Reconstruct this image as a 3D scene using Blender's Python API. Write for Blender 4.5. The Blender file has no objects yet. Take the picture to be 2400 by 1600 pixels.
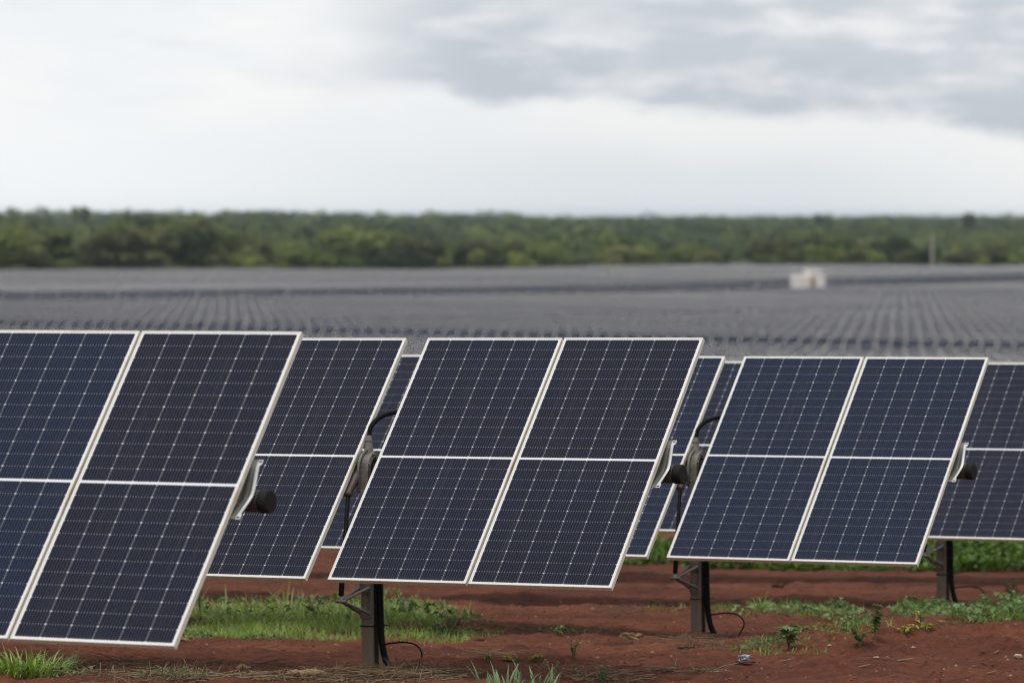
import bpy, math, random
import numpy as np
from mathutils import Matrix, Vector

random.seed(7)
RNG = np.random.default_rng(11)
S = bpy.context.scene
COL = S.collection
R = math.radians

# ------------------------------------------------------------------ camera
ZC = 3.4                       # camera height in world units
FPX = 10483.0                  # focal length in 2400-px-wide pixels
cam_d = bpy.data.cameras.new('camera')
cam = bpy.data.objects.new('camera', cam_d)
COL.objects.link(cam)
cam.location = (0, 0, ZC)
PITCH = math.atan(295.0 / FPX)
cam.rotation_euler = (math.pi / 2 - PITCH, 0, 0)
cam_d.sensor_width = 36.0
cam_d.sensor_fit = 'HORIZONTAL'
cam_d.lens = FPX / 2400.0 * 36.0
cam_d.clip_start = 0.5
cam_d.clip_end = 20000
cam_d.dof.use_dof = True
cam_d.dof.focus_distance = 32.0
cam_d.dof.aperture_fstop = 2.7
S.camera = cam
S.view_settings.view_transform = 'Standard'
S.view_settings.look = 'None'
S.view_settings.exposure = 0.0
S.view_settings.gamma = 1.0
S.render.resolution_x = 1024
S.render.resolution_y = 682
S.render.filter_size = 1.15
S.cycles.filter_width = 1.15
S.cycles.use_adaptive_sampling = False
S.cycles.denoising_input_passes = 'RGB'


# ------------------------------------------------------------------ node helper
class NT:
    def __init__(self, tree):
        self.t = tree

    def n(self, typ, **kw):
        nd = self.t.nodes.new(typ)
        for k, v in kw.items():
            setattr(nd, k, v)
        return nd

    def link(self, a, b):
        self.t.links.new(a, b)

    def put(self, sock, v):
        if isinstance(v, bpy.types.NodeSocket):
            self.link(v, sock)
        else:
            sock.default_value = v

    def m(self, op, a, b=0.0, c=0.0, clamp=False):
        nd = self.n('ShaderNodeMath', operation=op, use_clamp=clamp)
        self.put(nd.inputs[0], a)
        self.put(nd.inputs[1], b)
        self.put(nd.inputs[2], c)
        return nd.outputs[0]

    def mix(self, f, a, b):
        nd = self.n('ShaderNodeMix', data_type='RGBA')
        self.put(nd.inputs[0], f)
        for s, v in ((nd.inputs[6], a), (nd.inputs[7], b)):
            self.put(s, v if isinstance(v, bpy.types.NodeSocket) else (*v, 1.0))
        return nd.outputs[2]

    def ss(self, v, lo, hi, a=0.0, b=1.0):
        nd = self.n('ShaderNodeMapRange', interpolation_type='SMOOTHSTEP')
        self.put(nd.inputs[0], v)
        for i, x in enumerate((lo, hi, a, b)):
            nd.inputs[1 + i].default_value = x
        return nd.outputs[0]

    def noise(self, vec, scale, detail=4.0, rough=0.55, dist=0.0, dim='3D'):
        nd = self.n('ShaderNodeTexNoise', noise_dimensions=dim)
        if vec is not None:
            self.link(vec, nd.inputs['Vector'])
        nd.inputs['Scale'].default_value = scale
        nd.inputs['Detail'].default_value = detail
        nd.inputs['Roughness'].default_value = rough
        nd.inputs['Distortion'].default_value = dist
        return nd.outputs['Fac']

    def xyz(self, x, y, z):
        nd = self.n('ShaderNodeCombineXYZ')
        for s, v in zip(nd.inputs, (x, y, z)):
            self.put(s, v)
        return nd.outputs[0]


# ------------------------------------------------------------------ world: overcast sky
SUN_EL, SUN_AZ = R(76), R(-140)
W_ = bpy.data.worlds.new('World')
S.world = W_
W_.use_nodes = True
W_.node_tree.nodes.clear()
k = NT(W_.node_tree)
sky = k.n('ShaderNodeTexSky', sky_type='NISHITA')
sky.sun_disc = False
sky.sun_elevation = SUN_EL
sky.sun_rotation = SUN_AZ
bg1 = k.n('ShaderNodeBackground')
k.link(sky.outputs[0], bg1.inputs[0])
bg1.inputs[1].default_value = 0.1
tc = k.n('ShaderNodeTexCoord')
sep = k.n('ShaderNodeSeparateXYZ')
k.link(tc.outputs['Generated'], sep.inputs[0])
dx, dy, dz = sep.outputs
az = k.m('ARCTAN2', dx, dy)
el = k.m('ARCSINE', dz)
# soft pale layer
v1 = k.xyz(k.m('MULTIPLY', az, 9.0), 3.1, k.m('MULTIPLY', el, 34.0))
n1 = k.noise(v1, 1.6, 7.0, 0.58, 0.3)
pale = k.mix(k.ss(n1, 0.36, 0.66), (0.86, 0.895, 0.93), (0.965, 0.955, 0.94))
low = k.mix(k.ss(az, -0.115, 0.03), (0.915, 0.945, 0.965), (0.745, 0.785, 0.82))
low = k.mix(k.ss(az, 0.06, 0.125), low, (0.86, 0.88, 0.89))
lay = k.ss(el, 0.006, 0.032)
base = k.mix(k.m('MULTIPLY', lay, 0.85), low, pale)
# the grey cloud bank: lower edge falls to the right
edge_n = k.noise(k.xyz(k.m('MULTIPLY', az, 40.0), 7.7, k.m('MULTIPLY', el, 90.0)), 1.0, 6.0, 0.55)
line = k.m('SUBTRACT', 0.0262, k.m('MULTIPLY', az, 0.082))
hgt = k.m('SUBTRACT', el, line)
hgt = k.m('ADD', hgt, k.m('MULTIPLY', k.m('SUBTRACT', edge_n, 0.5), 0.016))
bank = k.m('MULTIPLY', k.ss(hgt, -0.0020, 0.0034), k.ss(az, -0.055, -0.005))
# bright rim just under the bank
rim = k.m('MULTIPLY', k.ss(hgt, -0.014, -0.002), k.ss(az, -0.03, 0.03))
base = k.mix(k.m('MULTIPLY', rim, 0.42), base, (0.93, 0.93, 0.905))
cl = k.noise(k.xyz(k.m('MULTIPLY', az, 30.0), 6.1, k.m('MULTIPLY', el, 125.0)), 1.0, 8.0, 0.56, 0.2)
belly = k.ss(hgt, 0.016, 0.001)
cval = k.m('ADD', k.ss(cl, 0.33, 0.60, 0.0, 0.88), k.m('MULTIPLY', belly, 0.30), clamp=True)
ccol = k.mix(cval, (0.845, 0.855, 0.875), (0.535, 0.580, 0.640))
bankf = k.m('MULTIPLY', bank, k.ss(el, 0.30, 0.06, 0.25, 1.0))
cloud = k.mix(bankf, base, ccol)
# faint grey wisps at upper left
wisp = k.noise(k.xyz(k.m('MULTIPLY', az, 20.0), 9.2, k.m('MULTIPLY', el, 110.0)), 1.0, 4.0, 0.5)
wf = k.m('MULTIPLY', k.ss(wisp, 0.50, 0.68), k.m('MULTIPLY', k.ss(el, 0.020, 0.034), 0.6))
cloud = k.mix(wf, cloud, (0.73, 0.76, 0.80))
# the high overcast is broken into lighter and darker fields
hi = k.noise(tc.outputs['Generated'], 3.2, 4.0, 0.5)
hif = k.m('MULTIPLY', k.ss(el, 0.12, 0.35), k.ss(hi, 0.38, 0.62))
cloud = k.mix(hif, cloud, (0.70, 0.74, 0.80))
bg2 = k.n('ShaderNodeBackground')
k.link(cloud, bg2.inputs[0])
bg2.inputs[1].default_value = 1.03
mx = k.n('ShaderNodeMixShader')
mx.inputs[0].default_value = 0.95
k.link(bg1.outputs[0], mx.inputs[1])
k.link(bg2.outputs[0], mx.inputs[2])
wo = k.n('ShaderNodeOutputWorld')
k.link(mx.outputs[0], wo.inputs[0])

sun_d = bpy.data.lights.new('sun', 'SUN')
sun_d.energy = 1.6
sun_d.angle = R(16)
sun_d.color = (1.0, 0.96, 0.90)
sun = bpy.data.objects.new('sun', sun_d)
COL.objects.link(sun)
# light travels from the sun's azimuth (measured like the sky's rotation) downwards
sd = Vector((math.sin(SUN_AZ) * math.cos(SUN_EL), math.cos(SUN_AZ) * math.cos(SUN_EL), math.sin(SUN_EL)))
sun.rotation_euler = sd.to_track_quat('Z', 'Y').to_euler()


# ------------------------------------------------------------------ materials
def mat(name):
    m = bpy.data.materials.new(name)
    m.use_nodes = True
    m.node_tree.nodes.clear()
    q = NT(m.node_tree)
    b = q.n('ShaderNodeBsdfPrincipled')
    o = q.n('ShaderNodeOutputMaterial')
    q.link(b.outputs[0], o.inputs[0])
    return m, q, b


def bump(q, b, h, strength=0.3, dist=0.01):
    nd = q.n('ShaderNodeBump')
    nd.inputs['Strength'].default_value = strength
    nd.inputs['Distance'].default_value = dist
    q.link(h, nd.inputs['Height'])
    q.link(nd.outputs[0], b.inputs['Normal'])


def simple(name, col, rough=0.6, metal=0.0, var=0.25, scale=14.0, dirt=None, spec=0.4):
    m, q, b = mat(name)
    tcn = q.n('ShaderNodeTexCoord')
    n = q.noise(tcn.outputs['Object'], scale, 5.0, 0.6)
    c = q.mix(n, [x * (1 - var) for x in col], [min(1, x * (1 + var)) for x in col])
    if dirt:
        n2 = q.noise(tcn.outputs['Object'], scale * 0.35, 6.0, 0.65)
        c = q.mix(q.ss(n2, 0.50, 0.72), c, dirt)
    q.link(c, b.inputs['Base Color'])
    b.inputs['Roughness'].default_value = rough
    b.inputs['Metallic'].default_value = metal
    b.inputs['Specular IOR Level'].default_value = spec
    return m


def foliage(name, c0, c1, c2, rough=0.55, trans=0.25, tree_var=0.4):
    """leaf colour runs c0..c1..c2 over the per-leaf 'tint' value"""
    m, q, b = mat(name)
    at = q.n('ShaderNodeAttribute', attribute_name='tint')
    oi = q.n('ShaderNodeObjectInfo')
    t = q.m('ADD', at.outputs['Fac'], q.m('MULTIPLY', q.m('SUBTRACT', oi.outputs['Random'], 0.5), tree_var), clamp=True)
    ca = q.mix(q.ss(t, 0.0, 0.5), c0, c1)
    c = q.mix(q.ss(t, 0.5, 1.0), ca, c2)
    q.link(c, b.inputs['Base Color'])
    b.inputs['Roughness'].default_value = rough
    b.inputs['Specular IOR Level'].default_value = 0.3
    tr = q.n('ShaderNodeBsdfTranslucent')
    q.link(c, tr.inputs[0])
    ms = q.n('ShaderNodeMixShader')
    ms.inputs[0].default_value = trans
    q.link(b.outputs[0], ms.inputs[1])
    q.link(tr.outputs[0], ms.inputs[2])
    out = [x for x in m.node_tree.nodes if x.type == 'OUTPUT_MATERIAL'][0]
    q.link(ms.outputs[0], out.inputs[0])
    return m


PW, PL = 1.134, 2.278
CW = 0.182
YG = 0.009
CH = (PL / 2 - 0.021 - YG) / 12


def make_cells():
    m, q, b = mat('solar_cells')
    uv = q.n('ShaderNodeUVMap')
    uv.uv_map = 'UVMap'
    s = q.n('ShaderNodeSeparateXYZ')
    q.link(uv.outputs[0], s.inputs[0])
    x = q.m('ABSOLUTE', s.outputs[0])
    yy = q.m('SUBTRACT', q.m('ABSOLUTE', s.outputs[1]), YG)
    ddx = q.m('PINGPONG', x, CW / 2)
    ddy = q.m('PINGPONG', q.m('ABSOLUTE', yy), CH / 2)
    out_x = q.m('GREATER_THAN', x, 3 * CW)
    out_y = q.m('ADD', q.m('LESS_THAN', yy, 0.0), q.m('GREATER_THAN', yy, 12 * CH))
    outer = q.m('ADD', out_x, out_y, clamp=True)
    vline = q.m('LESS_THAN', ddx, 0.0010)
    dia = q.m('LESS_THAN', q.m('ADD', ddx, ddy), 0.0062)
    hline = q.m('LESS_THAN', ddy, 0.0006)
    bx = q.m('PINGPONG', q.m('ABSOLUTE', q.m('SUBTRACT', x, CW / 18)), CW / 18)
    bus = q.m('LESS_THAN', bx, 0.0006)
    dot = q.m('MULTIPLY', q.m('LESS_THAN', bx, 0.0018), q.m('LESS_THAN', ddy, 0.0048))
    white = q.m('MAXIMUM', outer, q.m('MAXIMUM', dia, q.m('MULTIPLY', vline, 0.58)))
    grey = q.m('MAXIMUM', q.m('MULTIPLY', hline, 0.10), q.m('MAXIMUM', q.m('MULTIPLY', bus, 0.24), q.m('MULTIPLY', dot, 0.45)))
    oi = q.n('ShaderNodeObjectInfo')
    # each cell differs a little in blueness
    cellv = q.n('ShaderNodeTexWhiteNoise', noise_dimensions='3D')
    q.link(q.xyz(q.m('FLOOR', q.m('DIVIDE', s.outputs[0], CW)), q.m('FLOOR', q.m('DIVIDE', s.outputs[1], CH)), oi.outputs['Random']), cellv.inputs['Vector'])
    tco = q.n('ShaderNodeTexCoord')
    big = q.noise(tco.outputs['Object'], 0.9, 2.0, 0.5)
    sepc = q.n('ShaderNodeSeparateColor')
    q.link(oi.outputs['Color'], sepc.inputs[0])
    blue = q.m('ADD', sepc.outputs[0], q.m('ADD', q.m('MULTIPLY', q.m('SUBTRACT', cellv.outputs['Value'], 0.5), 0.25),
                                                q.m('MULTIPLY', q.m('SUBTRACT', big, 0.5), 0.7)), clamp=True)
    cell = q.mix(blue, (0.0052, 0.0064, 0.0180), (0.0045, 0.0108, 0.0345))
    c = q.mix(q.m('MAXIMUM', grey, 0.0), cell, (0.50, 0.51, 0.55))
    c = q.mix(white, c, (0.80, 0.80, 0.82))
    # thin dust
    dust = q.noise(tco.outputs['Object'], 3.0, 7.0, 0.7)
    c = q.mix(q.ss(dust, 0.45, 0.85, 0.0, 0.022), c, (0.36, 0.27, 0.22))
    # dried rain streaks and a dust line along the lower edge
    strk = q.noise(q.xyz(q.m('MULTIPLY', s.outputs[0], 26.0), q.m('MULTIPLY', s.outputs[1], 0.8), oi.outputs['Random']), 1.0, 4.0, 0.6)
    c = q.mix(q.ss(strk, 0.52, 0.78, 0.0, 0.03), c, (0.38, 0.36, 0.36))
    edge = q.ss(q.m('ADD', s.outputs[1], q.m('MULTIPLY', strk, 0.05)), -1.055, -1.12, 0.0, 0.07)
    c = q.mix(edge, c, (0.40, 0.30, 0.23))
    q.link(c, b.inputs['Base Color'])
    b.inputs['Roughness'].default_value = 0.22
    b.inputs['Specular IOR Level'].default_value = 0.17
    return m


M_CELL = make_cells()


def make_frame_mat():
    m, q, b = mat('frame_aluminium')
    tcn = q.n('ShaderNodeTexCoord')
    n = q.noise(tcn.outputs['Object'], 2.6, 6.0, 0.65)
    n2 = q.noise(tcn.outputs['Object'], 22.0, 3.0, 0.6)
    c = q.mix(n2, (0.72, 0.685, 0.585), (0.84, 0.81, 0.715))
    c = q.mix(q.ss(n, 0.50, 0.76, 0.0, 0.8), c, (0.58, 0.42, 0.24))
    q.link(c, b.inputs['Base Color'])
    b.inputs['Roughness'].default_value = 0.45
    b.inputs['Metallic'].default_value = 0.0
    return m


M_FRAME = make_frame_mat()
M_GALV = simple('galvanised_steel', (0.55, 0.56, 0.54), 0.42, 0.35, 0.22, 18.0, (0.30, 0.27, 0.22))
M_CAST = simple('cast_bearing_steel', (0.185, 0.172, 0.15), 0.55, 0.3, 0.3, 16.0, (0.10, 0.075, 0.055))
M_TUBE = simple('tube_steel', (0.095, 0.088, 0.080), 0.55, 0.3, 0.3, 9.0, (0.085, 0.050, 0.034))
M_GSHADE = simple('shaded_galvanising', (0.15, 0.15, 0.14), 0.5, 0.4, 0.3, 20.0)  # darker copy of the galvanised steel, paints shade inside the bracket trough
M_CAP = simple('cap_rubber', (0.014, 0.0135, 0.013), 0.75, 0.0, 0.35, 20.0, None, 0.2)
M_BLACK = simple('black_plastic', (0.005, 0.005, 0.0055), 0.6, 0.0, 0.3, 20.0, None, 0.15)
M_BACK = simple('white_backsheet', (0.72, 0.72, 0.70), 0.6)
M_CONC = simple('pale_concrete', (0.46, 0.42, 0.36), 0.85, 0, 0.15, 4.0)


def make_post_mat():
    m, q, b = mat('post_steel')
    tcn = q.n('ShaderNodeTexCoord')
    sp = q.n('ShaderNodeSeparateXYZ')
    q.link(tcn.outputs['Object'], sp.inputs[0])
    n = q.noise(tcn.outputs['Object'], 30.0, 4.0, 0.6)
    c = q.mix(n, (0.135, 0.120, 0.108), (0.20, 0.180, 0.165))
    n2 = q.noise(tcn.outputs['Object'], 6.0, 5.0, 0.65)
    splash = q.m('MULTIPLY', q.ss(q.m('ADD', sp.outputs[2], q.m('MULTIPLY', n2, 0.35)), 0.75, 0.10), 0.6)
    c = q.mix(splash, c, (0.27, 0.19, 0.115))
    q.link(c, b.inputs['Base Color'])
    b.inputs['Roughness'].default_value = 0.6
    b.inputs['Metallic'].default_value = 0.25
    return m


M_POST = make_post_mat()


def make_soil():
    m, q, b = mat('red_soil')
    g = q.n('ShaderNodeNewGeometry')
    sp = q.n('ShaderNodeSeparateXYZ')
    q.link(g.outputs['Position'], sp.inputs[0])
    p = g.outputs['Position']
    a = q.noise(p, 0.55, 5.0, 0.6)
    c = q.mix(q.ss(a, 0.32, 0.70), (0.115, 0.038, 0.0225), (0.198, 0.070, 0.039))
    f = q.noise(p, 7.0, 8.0, 0.72)
    c = q.mix(q.ss(f, 0.42, 0.74, 0.0, 0.75), c, (0.058, 0.020, 0.013))
    f2 = q.noise(p, 60.0, 3.0, 0.7)
    c = q.mix(q.ss(f2, 0.60, 0.74, 0.0, 0.6), c, (0.36, 0.16, 0.085))
    f3 = q.noise(p, 21.0, 6.0, 0.7)
    c = q.mix(q.ss(f3, 0.50, 0.70, 0.0, 0.7), c, (0.050, 0.0185, 0.0125))
    c = q.mix(q.ss(f3, 0.46, 0.32, 0.0, 0.45), c, (0.225, 0.085, 0.048))
    mo = q.noise(p, 1.7, 6.0, 0.68)
    c = q.mix(q.ss(mo, 0.53, 0.70, 0.0, 0.6), c, (0.050, 0.024, 0.018))
    # straw bits
    vz = q.n('ShaderNodeTexVoronoi', feature='F1')
    q.link(q.xyz(q.m('MULTIPLY', sp.outputs[0], 9.0), q.m('MULTIPLY', sp.outputs[1], 34.0), 0.0), vz.inputs['Vector'])
    vz.inputs['Scale'].default_value = 1.0
    straw = q.m('MULTIPLY', q.m('LESS_THAN', vz.outputs['Distance'], 0.12), q.ss(a, 0.40, 0.60))
    c = q.mix(q.m('MULTIPLY', straw, 0.5), c, (0.40, 0.26, 0.15))
    # beyond the fields the ground is grassy
    far = q.ss(sp.outputs[1], 850.0, 930.0)
    c = q.mix(far, c, (0.055, 0.070, 0.025))
    q.link(c, b.inputs['Base Color'])
    b.inputs['Roughness'].default_value = 0.95
    b.inputs['Specular IOR Level'].default_value = 0.12
    h = q.m('ADD', q.m('MULTIPLY', f, 1.0), q.m('ADD', q.m('MULTIPLY', f2, 0.3), q.m('MULTIPLY', f3, 0.7)))
    bump(q, b, h, 1.0, 0.03)
    return m


M_SOIL = make_soil()
M_GRASS = foliage('grass_blades', (0.080, 0.150, 0.016), (0.25, 0.38, 0.050), (0.46, 0.55, 0.23), 0.5, 0.30)
M_DRY = foliage('dry_straw', (0.10, 0.060, 0.033), (0.24, 0.165, 0.092), (0.40, 0.30, 0.19), 0.8, 0.15)
M_LEAF = foliage('weed_leaves', (0.060, 0.110, 0.022), (0.135, 0.215, 0.058), (0.26, 0.35, 0.15), 0.5, 0.3)
M_YEL = foliage('yellow_leaves', (0.22, 0.22, 0.02), (0.40, 0.37, 0.035), (0.52, 0.46, 0.08), 0.5, 0.3)
M_COVER = foliage('cover_leaves', (0.026, 0.075, 0.006), (0.080, 0.160, 0.014), (0.17, 0.27, 0.04), 0.5, 0.3)
M_TREE = foliage('tree_leaves', (0.026, 0.044, 0.008), (0.100, 0.138, 0.023), (0.235, 0.275, 0.056), 0.6, 0.08, 1.0)
M_TREE2 = foliage('olive_tree_leaves', (0.046, 0.054, 0.013), (0.122, 0.130, 0.036), (0.235, 0.235, 0.082), 0.6, 0.08, 0.9)
M_WOODL = foliage('woodland_leaves', (0.018, 0.033, 0.008), (0.078, 0.112, 0.023), (0.19, 0.23, 0.055), 0.6, 0.06, 0.0)
M_BARK = simple('trunk_bark', (0.11, 0.085, 0.06), 0.9)
M_STEM = simple('weed_stem', (0.12, 0.16, 0.06), 0.7)
M_WOOD = simple('dry_bark', (0.30, 0.19, 0.105), 0.85, 0, 0.5, 30.0, (0.13, 0.075, 0.045))
M_STONE = simple('pale_stone', (0.46, 0.36, 0.25), 0.85, 0, 0.25, 12.0)


# ------------------------------------------------------------------ mesh building
class MB:
    def __init__(self):
        self.v, self.f, self.mi, self.t, self.uv, self.sm = [], [], [], [], {}, []

    def add(self, vs, fs, mi=0, tint=0.5, smooth=False):
        o = len(self.v)
        self.v.extend(vs)
        self.t.extend([tint] * len(vs))
        for f in fs:
            self.f.append([i + o for i in f])
            self.mi.append(mi)
            self.sm.append(smooth)

    def box(self, c, s, M=None, mi=0, bev=0.0):
        x, y, z = s[0] / 2, s[1] / 2, s[2] / 2
        if bev <= 0:
            vs = [Vector((i * x, j * y, l * z)) for l in (-1, 1) for j in (-1, 1) for i in (-1, 1)]
            fs = [(0, 2, 3, 1), (4, 5, 7, 6), (0, 1, 5, 4), (2, 6, 7, 3), (0, 4, 6, 2), (1, 3, 7, 5)]
        else:                               # vertical edges chamfered, top and bottom chamfered
            ring = [(x - bev, -y), (x, -y + bev), (x, y - bev), (x - bev, y), (-x + bev, y), (-x, y - bev), (-x, -y + bev), (-x + bev, -y)]
            vs = []
            for zz, k_ in ((-z, 1 - bev / min(x, y)), (-z + bev, 1), (z - bev, 1), (z, 1 - bev / min(x, y))):
                vs += [Vector((a * k_, b_ * k_, zz)) for a, b_ in ring]
            fs = [tuple(range(7, -1, -1)), tuple(range(24, 32))]
            for l in range(3):
                for i in range(8):
                    j = (i + 1) % 8
                    fs.append((l * 8 + i, l * 8 + j, l * 8 + 8 + j, l * 8 + 8 + i))
        c = Vector(c)
        vs = [(M @ p if M else p) + c for p in vs]
        self.add([tuple(p) for p in vs], fs, mi)

    def tube(self, pts, rad, n=10, mi=0, caps=True, smooth=True, tint=0.5):
        pts = [Vector(p) for p in pts]
        if not hasattr(rad, '__len__'):
            rad = [rad] * len(pts)
        up = Vector((0, 0, 1))
        vs = []
        px = None
        for i, p in enumerate(pts):
            d = (pts[min(i + 1, len(pts) - 1)] - pts[max(i - 1, 0)]).normalized()
            if px is None:
                ref = up if abs(d.z) < 0.9 else Vector((1, 0, 0))
                px = d.cross(ref).normalized()
            else:
                px = (px - d * px.dot(d)).normalized()
            py = d.cross(px)
            for a in range(n):
                th = 2 * math.pi * a / n
                vs.append(tuple(p + (px * math.cos(th) + py * math.sin(th)) * rad[i]))
        fs = []
        for i in range(len(pts) - 1):
            for a in range(n):
                b_ = (a + 1) % n
                fs.append((i * n + a, i * n + b_, (i + 1) * n + b_, (i + 1) * n + a))
        self.add(vs, fs, mi, tint, smooth)
        if caps:
            self.add(vs[:n], [tuple(range(n - 1, -1, -1))], mi, tint)
            self.add(vs[-n:], [tuple(range(n))], mi, tint)

    def blade(self, p, h, az_, lean, w, tint=0.5, segs=4, droop=0.0):
        dx_, dy_ = math.cos(az_), math.sin(az_)
        sx, sy = -dy_ * w / 2, dx_ * w / 2
        vs = []
        x, y, z = p
        ang = lean * 0.35
        st = h / segs
        for i in range(segs + 1):
            k_ = 1.0 - (i / segs) ** 1.6 * 0.93
            vs += [(x - sx * k_, y - sy * k_, z), (x + sx * k_, y + sy * k_, z)]
            x += dx_ * math.sin(ang) * st
            y += dy_ * math.sin(ang) * st
            z += math.cos(ang) * st
            ang += (lean * 0.9 + droop) / segs
        fs = [(2 * i, 2 * i + 1, 2 * i + 3, 2 * i + 2) for i in range(segs)]
        self.add(vs, fs, 0, tint, True)

    def leaf(self, p, d, up, ln, w, tint=0.5, mi=0, fold=0.25):
        p, d = Vector(p), Vector(d).normalized()
        side = d.cross(Vector(up))
        if side.length < 1e-3:
            side = Vector((1, 0, 0))
        side.normalize()
        nn = side.cross(d)
        vs = [p, p + d * ln * 0.45 + side * w / 2 + nn * w * fold, p + d * ln - nn * ln * 0.15,
              p + d * ln * 0.45 - side * w / 2 + nn * w * fold, p + d * ln * 0.5]
        self.add([tuple(q_) for q_ in vs], [(0, 1, 4), (1, 2, 4), (2, 3, 4), (3, 0, 4)], mi, tint, True)

    def build(self, name, mats, parent=None, uvs=None):
        me = bpy.data.meshes.new(name)
        me.from_pydata(self.v, [], self.f)
        if not isinstance(mats, (list, tuple)):
            mats = [mats]
        for m_ in mats:
            me.materials.append(m_)
        me.polygons.foreach_set('material_index', self.mi)
        me.polygons.foreach_set('use_smooth', self.sm)
        if len(set(self.t)) > 1:
            at = me.attributes.new('tint', 'FLOAT', 'POINT')
            at.data.foreach_set('value', self.t)
        if uvs is not None:
            l = me.uv_layers.new(name='UVMap')
            li = np.empty(len(me.loops), dtype=np.int32)
            me.loops.foreach_get('vertex_index', li)
            l.data.foreach_set('uv', np.asarray(uvs, dtype=np.float32)[li].ravel())
        me.update()
        return link(name, me, parent)


def link(name, me, parent=None):
    o = bpy.data.objects.new(name, me)
    COL.objects.link(o)
    if parent:
        o.parent = parent
    return o


def tag(o, label=None, cat=None, group=None, kind=None):
    for k_, v_ in (('label', label), ('category', cat), ('group', group), ('kind', kind)):
        if v_:
            o[k_] = v_
    return o


def empty(name, loc, rot=(0, 0, 0)):
    o = bpy.data.objects.new(name, None)
    o.empty_display_size = 0.2
    COL.objects.link(o)
    o.location = loc
    o.rotation_euler = rot
    return o


def copy_tree(o, parent=None):
    c = o.copy()
    COL.objects.link(c)
    if parent:
        c.parent = parent
    for ch in list(o.children):
        copy_tree(ch, c)
    return c


# ------------------------------------------------------------------ terrain
def vnoise(x, y, seed=0):
    x, y = np.asarray(x, float), np.asarray(y, float)
    xi, yi = np.floor(x).astype(np.int64), np.floor(y).astype(np.int64)
    fx, fy = x - xi, y - yi
    fx, fy = fx * fx * (3 - 2 * fx), fy * fy * (3 - 2 * fy)

    def h(a, b):
        n = (a * 374761393 + b * 668265263 + seed * 974711) & 0x7fffffff
        n = ((n ^ (n >> 13)) * 1274126177) & 0x7fffffff
        return ((n ^ (n >> 16)) & 0xffff) / 65535.0
    a, b, c, d = h(xi, yi), h(xi + 1, yi), h(xi, yi + 1), h(xi + 1, yi + 1)
    return (a * (1 - fx) + b * fx) * (1 - fy) + (c * (1 - fx) + d * fx) * fy - 0.5


TY = [-60, 0, 20, 27, 32.83, 38.4, 43.96, 55, 80, 100, 150, 200, 230, 250, 270, 300, 348, 420, 500, 700, 900, 1090, 1300, 1700, 2500, 4000, 7000, 14000]
TZ = [-1.6, -2.4, -2.95, -3.14, -3.335, -3.646, -3.905, -4.42, -5.28, -6.0, -7.6, -9.15, -10.0, -10.4, -10.68, -11.05, -11.42, -11.75, -12.05, -12.9, -13.5, -14.1, -13.6, -11.5, -9.2, -7.8, -7.2, -7.2]
ANG = R(28.316)
CA, SA = math.cos(ANG), math.sin(ANG)


def smooth_w(v, a, b):
    t = np.clip((np.asarray(v, float) - a) / (b - a), 0, 1)
    return t * t * (3 - 2 * t)


def ground_macro(x, y):
    x, y = np.asarray(x, float), np.asarray(y, float)
    w = np.clip(0.02 * np.maximum(y, 30) * 0.25, 0.5, 12)
    z = (np.interp(y - w, TY, TZ) + 2 * np.interp(y, TY, TZ) + np.interp(y + w, TY, TZ)) / 4
    near = 1 - smooth_w(y, 60, 150)
    z = z + 0.010 * np.clip(x, -30, 30) * near
    mid = smooth_w(y, 150, 260) * (1 - smooth_w(y, 480, 700))
    z = z - 0.0115 * np.clip(x - 25, -90, 30) * mid
    und = smooth_w(y, 170, 260)
    z = z + und * (0.20 * vnoise(x / 60, y / 70, 3) + 0.08 * vnoise(x / 22, y / 24, 4))
    farn = smooth_w(y, 1050, 1500)
    z = z + farn * 3.0 * vnoise(x / 260, y / 420, 5)
    return z + ZC


MOUND = (3.30, 35.2)


def ground(x, y):
    """macro shape plus the churned soil between the near rows"""
    x, y = np.asarray(x, float), np.asarray(y, float)
    z = ground_macro(x, y)
    near = smooth_w(y, 20, 26) * (1 - smooth_w(y, 62, 75))
    s = x * CA - y * SA
    q = x * SA + y * CA
    r = 0.08 * vnoise(s / 1.6, q / 0.55, 21) + 0.05 * vnoise(x / 0.5, y / 0.42, 22)
    r = r + 0.048 * vnoise(x / 0.17, y / 0.17, 23) + 0.024 * vnoise(x / 0.075, y / 0.075, 24)
    # low ridges left by the machines, parallel to the rows
    r = r + 0.055 * np.abs(vnoise(s / 5.0, q / 1.1, 25))
    # soil bank at the right
    ex, ey = (x - MOUND[0]) / 1.25, (y - MOUND[1]) / 1.1
    d = ex * ex + ey * ey
    mo = 0.16 * np.exp(-d * d * 0.9) * (1 + 0.8 * vnoise(x / 0.25, y / 0.3, 27) + 0.5 * vnoise(x / 0.1, y / 0.12, 28))
    return z + near * (r + mo)


def gz(x, y):
    return float(ground(x, y))


def at_px(px, py, macro=False):
    """where the line of sight through photo pixel (px, py) meets the ground"""
    dx_ = (px - 1200) / FPX
    up = (800 - py) / FPX
    c, s = math.cos(PITCH), math.sin(PITCH)
    d = Vector((dx_, c + up * s, -s + up * c))
    t = 24.0
    while t < 1500:
        p = d * t
        if p.z + ZC < (float(ground_macro(p.x, p.y)) if macro else gz(p.x, p.y)):
            break
        t += 0.02 if t < 90 else 1.0
    p = d * t
    return Vector((p.x, p.y, gz(p.x, p.y)))


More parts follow.
